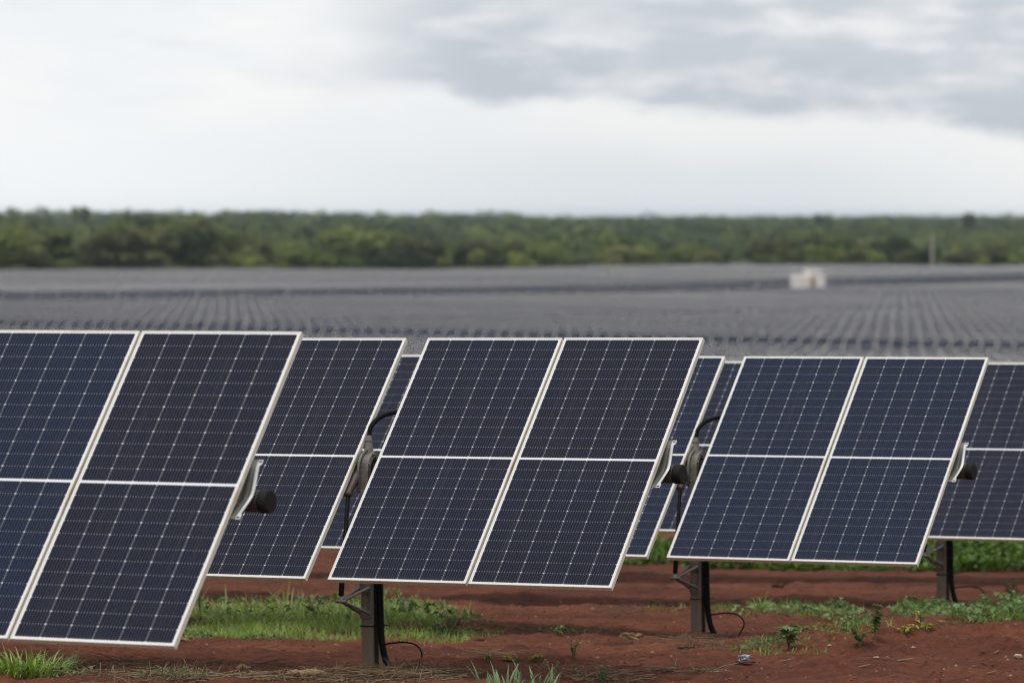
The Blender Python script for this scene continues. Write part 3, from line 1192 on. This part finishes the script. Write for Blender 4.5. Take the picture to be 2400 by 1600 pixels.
def put_tree(x, y, hgt, kd, olive, lab, grp, wide=1.0, dark=False):
    g = float(ground_macro(x, y))
    root = empty('tree', (x, y, g), (0, 0, random.uniform(0, 6.28)))
    root.scale = (hgt * wide, hgt * wide, hgt)
    t_, c1, c2 = random.choice(TREES[kd])
    link('trunk', t_, root)
    link('crown', c2 if olive else c1, root)
    tag(root, lab, 'tree', grp)
    return root


def region(x, y):
    px_ = 1200 + FPX * x / y
    return 'left' if px_ < 900 else ('middle' if px_ < 1700 else 'right')


cnt = 0
rank_y = [10, 24, 42, 66, 98, 140, 190]
for ri, off in enumerate(rank_y):
    x = -160.0
    while x < 175:
        x += random.uniform(6.0, 13.0) * (1.0 + ri * 0.12)
        y = field_edge_y(x) + off + random.uniform(-5, 5)
        if abs(x) > 0.122 * y + 4:
            continue
        kd = random.choices(['round', 'bush', 'tall'], [0.55, 0.38, 0.07])[0]
        hh = random.uniform(5.0, 8.5) if ri else random.uniform(3.5, 7.0)
        hh *= 1.0 + 0.7 * float(vnoise(x / 22, y / 30, 62))
        px_ = 1200 + FPX * x / y
        if px_ < 1000:
            hh *= 1.22
        if 270 < px_ < 450 and ri < 4:
            hh = random.uniform(10.5, 13.5)
            kd = 'round'
        elif px_ < 60 and ri < 4:
            hh = random.uniform(9.0, 12.5)
            kd = 'round'
        if kd == 'bush':
            hh *= 0.75
        olive = random.random() < 0.25
        rg = region(x, y)
        rk = 'at the near edge of the far wood' if ri == 0 else ('just behind the wood edge' if ri <= 2 else 'deep in the far wood')
        cl_ = 'olive-green' if olive else 'dark green'
        nm = {'round': 'rounded tree', 'bush': 'low bushy tree', 'tall': 'slender tree'}[kd]
        put_tree(x, y, hh, kd, olive, f'{cl_} {nm} {rk}, {rg} of view', f'{cl_} {nm}s {rk} {rg}', random.uniform(1.0, 1.7))
        cnt += 1
print('trees', cnt)
# two dark trees standing above the skyline at left, and single ones at right
for px_, py_, D, wd, lab in ((176, 484, 2300, 0.75, 'dark tree above the skyline at left, the left one of a close pair'), (203, 483, 2300, 0.85, 'dark tree above the skyline at left, the right one of a close pair'),
                             (1923, 499, 2300, 1.1, 'dark rounded treetop on the skyline above the white station'), (2272, 500, 2250, 1.1, 'dark treetop on the skyline right of the pale pole')):
    x = (px_ - 1200) / FPX * D
    g = float(ground_macro(x, D))
    put_tree(x, D, (ZC - (py_ - 505) / FPX * D) - g, 'tall' if px_ < 500 else 'round', False, lab, None, wd * 0.75)


def woodland():
    b = MB()
    rr = random.Random(5)
    D = 1180.0
    while D < 5200:
        x = -0.13 * D
        while x < 0.13 * D:
            x += rr.uniform(5, 11) * (D / 1400) ** 0.7
            y = D + rr.uniform(-18, 18) * D / 1400
            if y < field_edge_y(x) + 120:
                continue
            g = float(ground_macro(x, y))
            hh = rr.uniform(4.5, 8.5) * (1.0 + 0.9 * float(vnoise(x / (D * 0.014), y / 260, 61))) + (rr.uniform(1.5, 4) if rr.random() < 0.04 else 0)
            hh *= 1.15 - 0.45 * float(smooth_w(x / D, -0.06, 0.06))
            if D < 2200 and float(vnoise(x / 30, y / 90, 64)) > 0.22:
                hh *= 1.25
            wd = rr.uniform(4.0, 8.0) * (D / 1400) ** 0.4
            tb = min(0.95, max(0.02, 0.45 + 0.6 * float(vnoise(x / 45, y / 260, 63)) + rr.uniform(-0.35, 0.35)))
            for j in range(48):
                th_, el_ = rr.uniform(0, 6.28), rr.uniform(-0.2, 1.5)
                d = Vector((math.cos(th_) * math.cos(el_), math.sin(th_) * math.cos(el_), math.sin(el_)))
                kx = rr.uniform(0.82, 1.0)
                p = Vector((x, y, g + hh * 0.45)) + Vector((d.x * wd, d.y * wd, d.z * hh * 0.55)) * kx
                sz = rr.uniform(0.9, 1.9) * (D / 1400) ** 0.4
                upv = (d + Vector((rr.gauss(0, .35), rr.gauss(0, .35), rr.gauss(0, .35)))).normalized()
                b.leaf(p, upv.cross(Vector((rr.gauss(0, 1), rr.gauss(0, 1), rr.gauss(0, 1)))), upv, sz, sz * 0.8, min(1, max(0, tb + rr.gauss(0, .12))))
        D *= 1.034
    o = b.build('woodland', M_WOODL)
    tag(o, 'far-off green woodland running up to the skyline', 'woodland', None, 'stuff')


woodland()


# ------------------------------------------------------------------ plants and litter on the near ground
def patch_grass(name, mat_, spots, label, cat, hmin, hmax, wmin, wmax, seed, tint=(0.2, 0.9), lean=(0.2, 1.3), lying=0.0):
    """spots: (px, py, rx, ry, count) ellipses in photo pixels that mark where on the ground the blades grow"""
    rr = random.Random(seed)
    b = MB()
    for px_, py_, rx, ry, n_, hs in spots:
        c = at_px(px_, py_, True)
        ex = at_px(px_ + rx, py_, True) - c
        ey = at_px(px_, py_ - ry, True) - c
        for i in range(n_):
            a, r_ = rr.uniform(0, 6.28), math.sqrt(rr.random())
            p = c + ex * math.cos(a) * r_ + ey * math.sin(a) * r_
            if vnoise(p.x / 0.30, p.y / 0.30, seed + 3) < -0.22:
                continue
            z = gz(p.x, p.y)
            hh = rr.uniform(hmin, hmax) * hs * (1.0 + 0.9 * float(vnoise(p.x / 0.45, p.y / 0.45, seed + 9)))
            if rr.random() < lying:
                L_ = rr.uniform(0.5, 1.5) * hmax
                aa = rr.uniform(0, 6.28)
                d = Vector((math.cos(aa), math.sin(aa), rr.uniform(-0.02, 0.22))) * L_
                b.tube([(p.x, p.y, z + 0.012), (p.x + d.x * .5, p.y + d.y * .5, z + 0.018 + d.z * 0.6), (p.x + d.x, p.y + d.y, z + 0.012 + d.z)], rr.uniform(wmin, wmax) * 0.35, 4, 0, False, True, rr.uniform(*tint))
                continue
            b.blade((p.x, p.y, z - 0.005), hh, rr.uniform(0, 6.28), rr.uniform(*lean), rr.uniform(wmin, wmax), rr.uniform(*tint), 4, rr.uniform(0, 0.5))
    o = b.build(name, mat_)
    return tag(o, label, cat, None, 'stuff')


patch_grass('grass', M_GRASS, [(640, 1478, 225, 24, 5200, 1.0), (520, 1486, 110, 16, 1700, 0.9), (930, 1474, 120, 24, 2600, 1.0), (800, 1484, 140, 18, 2300, 0.9), (1040, 1490, 80, 16, 800, 0.8), (1130, 1492, 60, 9, 220, 0.6), (450, 1490, 45, 14, 600, 0.8)],
            'low turf of bright green grass round the foot of the sharp post', 'grass', 0.05, 0.12, 0.004, 0.009, 31, (0.15, 0.85), (0.2, 1.6))
patch_grass('grass', M_GRASS, [(640, 1452, 215, 20, 1050, 1.0), (530, 1462, 110, 20, 420, 0.9), (930, 1452, 125, 22, 700, 1.0), (800, 1462, 140, 20, 480, 0.9), (1050, 1470, 60, 16, 160, 0.9)],
            'taller arching grass blades along the back of the green patch', 'grass', 0.14, 0.30, 0.010, 0.019, 36, (0.25, 1.0), (0.4, 2.0))
patch_grass('grass', M_GRASS, [(1790, 1432, 130, 14, 480, 0.6), (1930, 1436, 90, 12, 300, 0.6), (1560, 1432, 60, 10, 110, 0.45), (1880, 1526, 170, 14, 800, 0.45), (2030, 1520, 60, 12, 320, 0.5), (1760, 1524, 60, 9, 180, 0.35)],
            'thin green grass on the earth under and before the bluish row', 'grass', 0.08, 0.20, 0.005, 0.011, 32, (0.0, 0.7), (0.4, 1.8))
patch_grass('grass', M_GRASS, [(2180, 1440, 85, 10, 160, 0.7), (2310, 1458, 90, 10, 200, 0.7), (2390, 1440, 40, 18, 120, 0.9)],
            'scattered grass among the weeds at the foot of the blurred right-hand post', 'grass', 0.10, 0.26, 0.006, 0.014, 33, (0.1, 0.75), (0.4, 1.8))
patch_grass('dry_grass', M_DRY, [(330, 1592, 170, 16, 380, 0.8), (560, 1590, 130, 10, 300, 0.7), (830, 1590, 130, 12, 700, 0.7), (985, 1588, 110, 14, 560, 0.8), (440, 1588, 70, 12, 260, 1.0), (1170, 1537, 60, 5, 120, 0.3), (1600, 1586, 80, 6, 260, 0.4), (1470, 1588, 60, 10, 160, 0.7), (1400, 1594, 60, 6, 200, 0.6)],
            'dry straw lying on the red earth along the bottom of the picture', 'straw', 0.05, 0.20, 0.004, 0.008, 34, (0.0, 1.0), (0.4, 1.6), 0.55)
patch_grass('dry_grass', M_DRY, [(1620, 1512, 60, 10, 260, 0.6), (1750, 1522, 110, 10, 420, 0.5), (1900, 1524, 160, 12, 500, 0.5), (2000, 1444, 120, 12, 420, 0.5), (1850, 1440, 120, 12, 420, 0.5), (2230, 1456, 110, 12, 380, 0.6), (1330, 1486, 110, 8, 260, 0.4), (1150, 1492, 60, 8, 160, 0.5), (1450, 1440, 70, 6, 120, 0.4), (300, 1560, 160, 16, 420, 0.5), (560, 1558, 120, 8, 300, 0.5)],
            'dry straw mixed into the thin weeds farther back', 'straw', 0.05, 0.18, 0.003, 0.006, 35, (0.0, 0.8), (0.4, 1.6), 0.5)


def cover(name, spots, label, seed, mat_=None, lo=0.05, hi=0.10):
    rr = random.Random(seed)
    b = MB()
    for px_, py_, rx, ry, n_, hh in spots:
        c = at_px(px_, py_, True)
        ex = at_px(px_ + rx, py_, True) - c
        ey = at_px(px_, py_ - ry, True) - c
        for i in range(n_):
            a, r_ = rr.uniform(0, 6.28), math.sqrt(rr.random())
            p = c + ex * math.cos(a) * r_ + ey * math.sin(a) * r_
            top = hh * (1 - 0.5 * r_) * (1.0 + 1.1 * float(vnoise(p.x / 0.4, p.y / 0.5, seed)))
            if top < 0.03:
                continue
            zz = gz(p.x, p.y) + top * math.sqrt(rr.random())
            L_ = rr.uniform(lo, hi)
            b.leaf((p.x, p.y, zz), (rr.gauss(0, 1), rr.gauss(0, 1), rr.gauss(0.3, .5)), (rr.gauss(0, .5), rr.gauss(0, .5), 1), L_, L_ * 0.75, rr.random())
    return tag(b.build(name, mat_ or M_COVER), label, 'ground cover', None, 'stuff')


cover('ground_cover', [(2330, 1325, 130, 22, 3600, 0.36), (2200, 1332, 90, 14, 1300, 0.25), (1960, 1338, 150, 10, 1900, 0.20), (1720, 1332, 140, 10, 1700, 0.20), (1540, 1322, 90, 10, 1000, 0.24), (1500, 1300, 90, 10, 800, 0.30)],
      'dense strip of low green weeds on the ground behind the right-hand rows', 41)

cover('ground_cover', [(560, 1458, 140, 14, 110, 0.22), (760, 1458, 110, 14, 150, 0.22), (960, 1460, 110, 16, 230, 0.24), (1080, 1482, 70, 10, 110, 0.10)],
      'pale broad leaves mixed into the green grass patch', 44, M_LEAF, 0.035, 0.08)
cover('ground_cover', [(2170, 1438, 80, 12, 420, 0.14), (2310, 1450, 90, 14, 520, 0.16), (2385, 1440, 40, 18, 360, 0.24), (1820, 1436, 120, 10, 170, 0.08), (1960, 1440, 60, 9, 150, 0.11)],
      'broad-leaved weeds on the earth round the foot of the blurred right-hand post', 42, M_LEAF, 0.035, 0.085)
cover('ground_cover', [(1880, 1526, 150, 5, 260, 0.06), (2010, 1520, 45, 5, 220, 0.12), (1760, 1526, 60, 7, 160, 0.05), (130, 1578, 110, 9, 420, 0.07), (470, 1500, 70, 8, 320, 0.05), (420, 1586, 120, 8, 360, 0.05), (620, 1506, 220, 6, 900, 0.035), (950, 1502, 120, 5, 420, 0.03), (1320, 1490, 60, 5, 90, 0.05)],
      'creeping small-leaved weeds hugging the red earth in the foreground', 43, M_LEAF, 0.02, 0.045)


def weed(px_, py_, h, n_leaf, ln, w, label, mat_=None, spread=0.5, seed=1, name='weed', cat='weed', tint=(0.2, 0.9), stems=3, grp=None):
    rr = random.Random(seed)
    c = at_px(px_, py_)
    root = empty(name, c)
    tag(root, label, cat, grp)
    st, lf = MB(), MB()
    for s_ in range(stems):
        a = rr.uniform(0, 6.28)
        sp = spread * rr.uniform(0.3, 1.0) * h
        hh = h * rr.uniform(0.7, 1.0) if s_ else h
        top = Vector((math.cos(a) * sp, math.sin(a) * sp, hh))
        mid = Vector((top.x * 0.35, top.y * 0.35, hh * 0.55))
        st.tube([(0, 0, -0.03), mid, top], [0.006, 0.0045, 0.002], 5)
        for i in range(max(2, n_leaf // stems)):
            f_ = rr.uniform(0.25, 1.0)
            p = mid.lerp(top, (f_ - 0.5) * 2) if f_ > 0.5 else Vector((0, 0, 0)).lerp(mid, f_ * 2)
            b_ = rr.uniform(0, 6.28)
            d = Vector((math.cos(b_), math.sin(b_), rr.uniform(-0.25, 0.55)))
            k_ = rr.uniform(0.6, 1.0)
            lf.leaf(p, d, (0, 0, 1), ln * k_, w * k_, rr.uniform(*tint))
    st.build('stem', M_STEM, root)
    lf.build('leaves', mat_ or M_LEAF, root)
    return root


M_PALE = foliage('pale_blades', (0.10, 0.16, 0.06), (0.18, 0.26, 0.12), (0.28, 0.36, 0.20), 0.5, 0.2, 0.1)


def tussock(px_, py_, n_, h, w, r_, label, seed, tint=(0.25, 1.0), droop=1.0, mat_=None):
    rr = random.Random(seed)
    c = at_px(px_, py_)
    b = MB()
    for i in range(n_):
        a = rr.uniform(0, 6.28)
        q_ = r_ * math.sqrt(rr.random())
        x, y = q_ * math.cos(a), q_ * math.sin(a)
        b.blade((x, y, gz(c.x + x, c.y + y) - c.z - 0.01), h * rr.uniform(0.5, 1.0), a + rr.uniform(-0.7, 0.7), rr.uniform(0.25, 1.5) * droop, w * rr.uniform(0.5, 1.0), rr.uniform(*tint), 6, rr.uniform(0, 1.3) * droop)
    o = b.build('grass_tussock', mat_ or M_GRASS)
    o.location = c
    return tag(o, label, 'grass tuft', 'grass tufts on the red earth')


tussock(62, 1574, 300, 0.27, 0.020, 0.28, 'broad-bladed green grass tuft under the nearest panel row, lower left corner', 51)
tussock(135, 1570, 90, 0.20, 0.014, 0.15, 'smaller green grass tuft touching the right side of the corner tuft', 52)
tussock(1180, 1622, 34, 0.25, 0.034, 0.22, 'stiff pale green tuft rising from the bottom edge, left of a similar one', 53, (0.2, 1.0), 0.6, M_PALE)
tussock(1262, 1622, 18, 0.28, 0.034, 0.16, 'stiff pale green tuft at the bottom edge with one long blade to the right', 54, (0.2, 1.0), 0.6, M_PALE)
tussock(1785, 1432, 60, 0.24, 0.014, 0.10, 'bright green grass tuft on the earth below the bluish row, right of its post', 55)

weed(955, 1452, 0.30, 16, 0.13, 0.10, 'large-leaved pale green weed standing in the grass right of the sharp post', None, 0.5, 61, tint=(0.55, 1.0))
weed(740, 1455, 0.22, 14, 0.12, 0.09, 'large-leaved weed in the grass left of the sharp post', None, 0.6, 62, tint=(0.55, 1.0))
weed(470, 1448, 0.36, 16, 0.075, 0.05, 'climbing shoot with round leaves beside the nearest panel corner', None, 0.35, 63, tint=(0.3, 0.7), stems=2)
weed(1850, 1522, 0.20, 34, 0.11, 0.08, 'big-leaved green weed on the earth below the bluish row', None, 0.5, 64, stems=4)
weed(2015, 1514, 0.14, 90, 0.045, 0.03, 'small-leaved bushy weed left of the upright leafy shoot', None, 0.7, 65, stems=6, tint=(0.0, 0.5))
weed(2050, 1500, 0.28, 70, 0.06, 0.045, 'upright leafy shoot standing beside the soil bank at right', None, 0.12, 66, stems=2, tint=(0.1, 0.6))
weed(2170, 1478, 0.06, 34, 0.055, 0.034, 'yellow trailing weed on the soil bank behind the upright shoot', M_YEL, 3.0, 67, stems=7)
weed(2120, 1482, 0.06, 26, 0.05, 0.032, 'yellow weed just right of the upright leafy shoot', M_YEL, 2.4, 68, stems=6)
weed(2160, 1458, 0.08, 14, 0.07, 0.04, 'bright yellow-green sprig near the blurred right-hand post', M_YEL, 1.2, 69, stems=3)
weed(1142, 1545, 0.045, 22, 0.045, 0.024, 'yellow-green sprig on bare earth, left one of the three in a line', M_YEL, 1.8, 70, stems=4)
weed(1192, 1549, 0.05, 34, 0.045, 0.024, 'yellow sprig on bare earth, middle one of the three in a line', M_YEL, 1.8, 71, stems=5)
weed(1252, 1550, 0.05, 34, 0.045, 0.024, 'yellow sprig on bare earth, right one of the three in a line', M_YEL, 1.8, 72, stems=5)
weed(1350, 1578, 0.07, 14, 0.04, 0.02, 'dull yellow sprig near the bottom edge, right of the stiff tufts', M_YEL, 0.9, 73, stems=4, tint=(0, 0.4))
weed(1345, 1537, 0.11, 22, 0.045, 0.024, 'small feathery green weed on bare earth below the middle panels', None, 0.7, 74, stems=3)
weed(1415, 1606, 0.17, 24, 0.05, 0.034, 'rounded-leaf green weed at the bottom edge, middle right', None, 0.6, 75, stems=4)
weed(1295, 1602, 0.17, 20, 0.04, 0.028, 'thin weed with tiny pale leaves beside the long pale blade', None, 0.45, 76, stems=4, tint=(0.5, 1.0))
weed(1306, 1487, 0.07, 12, 0.06, 0.05, 'little pale green weed in the shadow under the middle panels', None, 0.6, 77, stems=3, tint=(0.6, 1.0))
weed(2330, 1440, 0.22, 20, 0.13, 0.09, 'large pale-leaved weed right of the blurred post', None, 0.6, 78, stems=4, tint=(0.5, 1.0))
weed(2375, 1425, 0.28, 60, 0.07, 0.05, 'tall bright weed cut by the right edge of the picture', None, 0.5, 79, stems=6, tint=(0.3, 0.8))
weed(2140, 1432, 0.16, 30, 0.08, 0.055, 'leafy weed left of the blurred right-hand post', None, 0.7, 80, stems=5, tint=(0.2, 0.7))
weed(2200, 1442, 0.15, 26, 0.08, 0.055, 'leafy weed right at the foot of the blurred post', None, 0.7, 81, stems=5, tint=(0.2, 0.7))
weed(1965, 1438, 0.15, 22, 0.07, 0.05, 'pale leafy weed below the bluish row, right part', None, 0.7, 82, stems=4, tint=(0.5, 1.0))
weed(1890, 1440, 0.13, 16, 0.08, 0.06, 'whitish-leaved little weed below the bluish row', None, 0.6, 83, stems=3, tint=(0.7, 1.0))
weed(420, 1498, 0.10, 30, 0.05, 0.035, 'low weed under the nearest panel corner', None, 1.0, 84, stems=5, tint=(0.1, 0.6))
weed(430, 1588, 0.07, 24, 0.04, 0.025, 'low yellowish weed in the straw below the nearest panel corner', M_YEL, 1.2, 85, stems=4, tint=(0, 0.5))
weed(30, 1572, 0.09, 20, 0.04, 0.022, 'yellow weed in front of the corner grass tuft', M_YEL, 1.0, 86, stems=4)


def chunk(name, px_, py_, sx, sy, sz, mat_, label, cat, seed, yaw=0.0, lift=0.0, pitch=0.0):
    """weathered lump: a subdivided box pushed about by noise"""
    rr = np.random.default_rng(seed)
    n = 7
    b = MB()
    vs, fs, idx = [], [], {}

    def vid(p):
        kx = tuple(np.round(p, 5))
        if kx not in idx:
            idx[kx] = len(vs)
            vs.append(np.array(p))
        return idx[kx]
    L_ = np.linspace(-1, 1, n)
    for ax_ in range(3):
        for sg in (-1, 1):
            for i in range(n - 1):
                for j in range(n - 1):
                    q4 = []
                    for a_, c_ in ((i, j), (i + 1, j), (i + 1, j + 1), (i, j + 1)):
                        p = np.zeros(3)
                        p[ax_] = sg
                        p[(ax_ + 1) % 3] = L_[a_]
                        p[(ax_ + 2) % 3] = L_[c_]
                        q4.append(vid(p))
                    fs.append(q4 if sg > 0 else q4[::-1])
    out = []
    for p in vs:
        r_ = np.linalg.norm(p)
        s_ = p / r_ ** (0.75 if name == 'stone' else 0.35)
        s_ = s_ * (1 + 0.16 * rr.standard_normal())
        out.append((s_[0] * sx / 2, s_[1] * sy / 2, s_[2] * sz / 2))
    b.add(out, fs, 0, 0.5, name == 'stone')
    o = b.build(name, mat_)
    c = at_px(px_, py_)
    o.location = c + Vector((0, 0, sz * 0.35 + lift))
    o.rotation_euler = (0, pitch, yaw)
    return tag(o, label, cat)


chunk('wood_block', 1480, 1497, 0.175, 0.05, 0.055, M_WOOD, 'pale broken wood block lying in the shadow below the middle panels', 'wood', 91, -0.2)
chunk('stone', 2386, 1541, 0.065, 0.05, 0.034, M_STONE, 'rounded pale stone near the right edge', 'stone', 92)
chunk('stone', 2054, 1542, 0.042, 0.03, 0.014, M_STONE, 'small flat pale stone below the upright shoot', 'stone', 93)
M_CLOD = simple('dark_clod', (0.12, 0.05, 0.032), 0.95, 0, 0.3, 20)
chunk('soil_clod', 1608, 1521, 0.13, 0.06, 0.03, M_CLOD, 'dark clod of earth in front of the bluish row\'s post', 'clod', 94)
chunk('soil_clod', 1745, 1556, 0.135, 0.06, 0.03, M_CLOD, 'dark clod of earth carrying a scrap of grey foil', 'clod', 95)
M_FOIL = simple('grey_foil', (0.30, 0.33, 0.38), 0.35, 0.3, 0.4, 30)
chunk('foil_scrap', 1744, 1551, 0.085, 0.045, 0.04, M_FOIL, 'crumpled scrap of grey foil lying on a clod', 'litter', 96, 0.2, 0.02)
chunk('soil_clod', 1823, 1376, 0.13, 0.08, 0.045, M_CLOD, 'dark clod on bare earth behind the bluish row\'s lower edge', 'clod', 97)
chunk('soil_clod', 1125, 1501, 0.09, 0.03, 0.02, M_CLOD, 'small dark lump at the right end of the grass patch', 'clod', 98)


def bark(px_, py_, L_, w, yaw, seed, label):
    rr = random.Random(seed)
    b = MB()
    n, m_ = 12, 5
    vs = []
    for i in range(n + 1):
        f_ = i / n
        x = (f_ - 0.5) * L_
        ww = w * (0.35 + 0.65 * math.sin(math.pi * min(1, f_ * 0.9 + 0.08))) * (1 + rr.uniform(-.12, .12))
        zc_ = 0.012 * math.sin(f_ * 3.0) + 0.008 * math.sin(f_ * 7 + seed)
        for j in range(m_ + 1):
            g_ = j / m_ - 0.5
            vs.append((x, g_ * ww, zc_ + 0.02 - g_ * g_ * ww * 0.9 + rr.uniform(-.002, .002)))
    fs = [(i * (m_ + 1) + j, (i + 1) * (m_ + 1) + j, (i + 1) * (m_ + 1) + j + 1, i * (m_ + 1) + j + 1) for i in range(n) for j in range(m_)]
    b.add(vs, fs, 0, 0.5, True)
    o = b.build('bark_piece', M_WOOD)
    md = o.modifiers.new('Solidify', 'SOLIDIFY')
    md.thickness = 0.006
    o.location = at_px(px_, py_) + Vector((0, 0, 0.015))
    o.rotation_euler = (R(25), 0, yaw)
    return tag(o, label, 'bark')


bark(722, 1586, 0.34, 0.075, -0.5, 3, 'curled strip of tan bark lying in the straw left of the sharp post')
bark(690, 1586, 0.12, 0.05, 0.5, 4, 'short pale scrap of bark touching the curled strip')
bark(570, 1572, 0.11, 0.055, 0.3, 5, 'grey-tan bark scrap on the straw farther left')
bark(1065, 1430, 0.11, 0.035, -0.2, 6, 'orange-tan bark sliver lying behind the right end of the grass patch')


def twig(px_, py_, L_, yaw, rad, label, up=0.02):
    b = MB()
    dx_, dy_ = math.cos(yaw) * L_ / 2, math.sin(yaw) * L_ / 2
    b.tube([(-dx_, -dy_, 0.006), (-dx_ * .2, -dy_ * .2 + .006, 0.012), (dx_ * .5, dy_ * .5 - .004, 0.010 + up * .5), (dx_, dy_, 0.008 + up)], [rad, rad * 1.1, rad * .9, rad * .5], 6)
    b.tube([(dx_ * .1, dy_ * .1, 0.012), (dx_ * .3 + .012, dy_ * .3 + .02, 0.022)], [rad * .6, rad * .3], 5)
    o = b.build('twig', M_WOOD)
    o.location = at_px(px_, py_)
    return tag(o, label, 'twig')


twig(2124, 1550, 0.13, -0.1, 0.006, 'pale twig on the bare earth below the soil bank')
twig(2027, 1565, 0.09, 0.1, 0.005, 'pale twig lowest on the bare earth, right part')
twig(2335, 1532, 0.05, 0.7, 0.004, 'short whitish twig left of the rounded stone')
twig(1845, 1552, 0.10, 0.0, 0.0045, 'tan twig right of the foil scrap')
twig(1505, 1549, 0.055, 0.0, 0.004, 'short tan twig on bare earth right of the feathery weed')
twig(1620, 1577, 0.23, 0.0, 0.003, 'long thin twig near the bottom edge, right of the rounded-leaf weed')
twig(640, 1517, 0.10, 0.0, 0.004, 'thin twig on bare earth in front of the grass patch')
twig(2325, 1580, 0.07, -0.1, 0.005, 'tan twig near the lower right corner')
twig(1590, 1430, 0.08, 0.0, 0.006, 'blurred twig on the earth left of the bluish row\'s post')

# pebbles and crumbs: nobody could count them
rr = random.Random(77)
b = MB()
for i in range(5200):
    px_, py_ = rr.uniform(0, 2400), rr.uniform(1380, 1600) if rr.random() < 0.75 else rr.uniform(1300, 1400)
    dd = 24 + (1600 - py_)
    y = rr.uniform(28.5, 46)
    x = rr.uniform(-0.125, 0.125) * y
    z = gz(x, y)
    s = rr.uniform(0.004, 0.010) if rr.random() < 0.8 else rr.uniform(0.010, 0.020)
    vs = [(x + s * rr.uniform(.7, 1.5), y, z), (x, y + s, z), (x - s * rr.uniform(.7, 1.5), y, z), (x, y - s, z), (x, y, z + s * 0.9), (x, y, z - s * .5)]
    b.add(vs, [(0, 1, 4), (1, 2, 4), (2, 3, 4), (3, 0, 4), (1, 0, 5), (2, 1, 5), (3, 2, 5), (0, 3, 5)], 0, rr.random())
for i in range(1500):
    y = rr.uniform(28.8, 47)
    x = rr.uniform(-0.125, 0.125) * y
    z = gz(x, y) + 0.008
    a, L_, w_ = rr.uniform(0, 3.14), rr.uniform(0.02, 0.07), rr.uniform(0.006, 0.02)
    ca, sa = math.cos(a) * L_ / 2, math.sin(a) * L_ / 2
    b.leaf((x - ca, y - sa, z), (ca, sa, rr.uniform(-.1, .2) * L_), (rr.gauss(0, .3), rr.gauss(0, .3), 1), L_, w_, rr.uniform(0.55, 1.0))
M_CRUMB = foliage('earth_crumbs', (0.07, 0.030, 0.020), (0.17, 0.065, 0.040), (0.45, 0.30, 0.18), 0.9, 0.0)
tag(b.build('pebbles', M_CRUMB), 'crumbs of earth and tiny pale chips on the red ground', 'pebbles', None, 'stuff')

# ------------------------------------------------------------------ haze
def haze():
    b = MB()
    lo, hi = -15.0 + ZC - 1.5, ZC + 9.0
    b.box((0, 6950, (lo + hi) / 2), (28100, 14200, hi - lo))
    m = bpy.data.materials.new('haze_air')
    m.use_nodes = True
    m.node_tree.nodes.clear()
    q = NT(m.node_tree)
    v = q.n('ShaderNodeVolumePrincipled')
    v.inputs['Color'].default_value = (0.80, 0.90, 1.0, 1)
    v.inputs['Density'].default_value = 0.00005
    v.inputs['Anisotropy'].default_value = 0.0
    o = q.n('ShaderNodeOutputMaterial')
    q.link(v.outputs[0], o.inputs['Volume'])
    ob = b.build('haze', m)
    tag(ob, 'thin pale haze over the whole plain', 'haze', None, 'stuff')


haze()
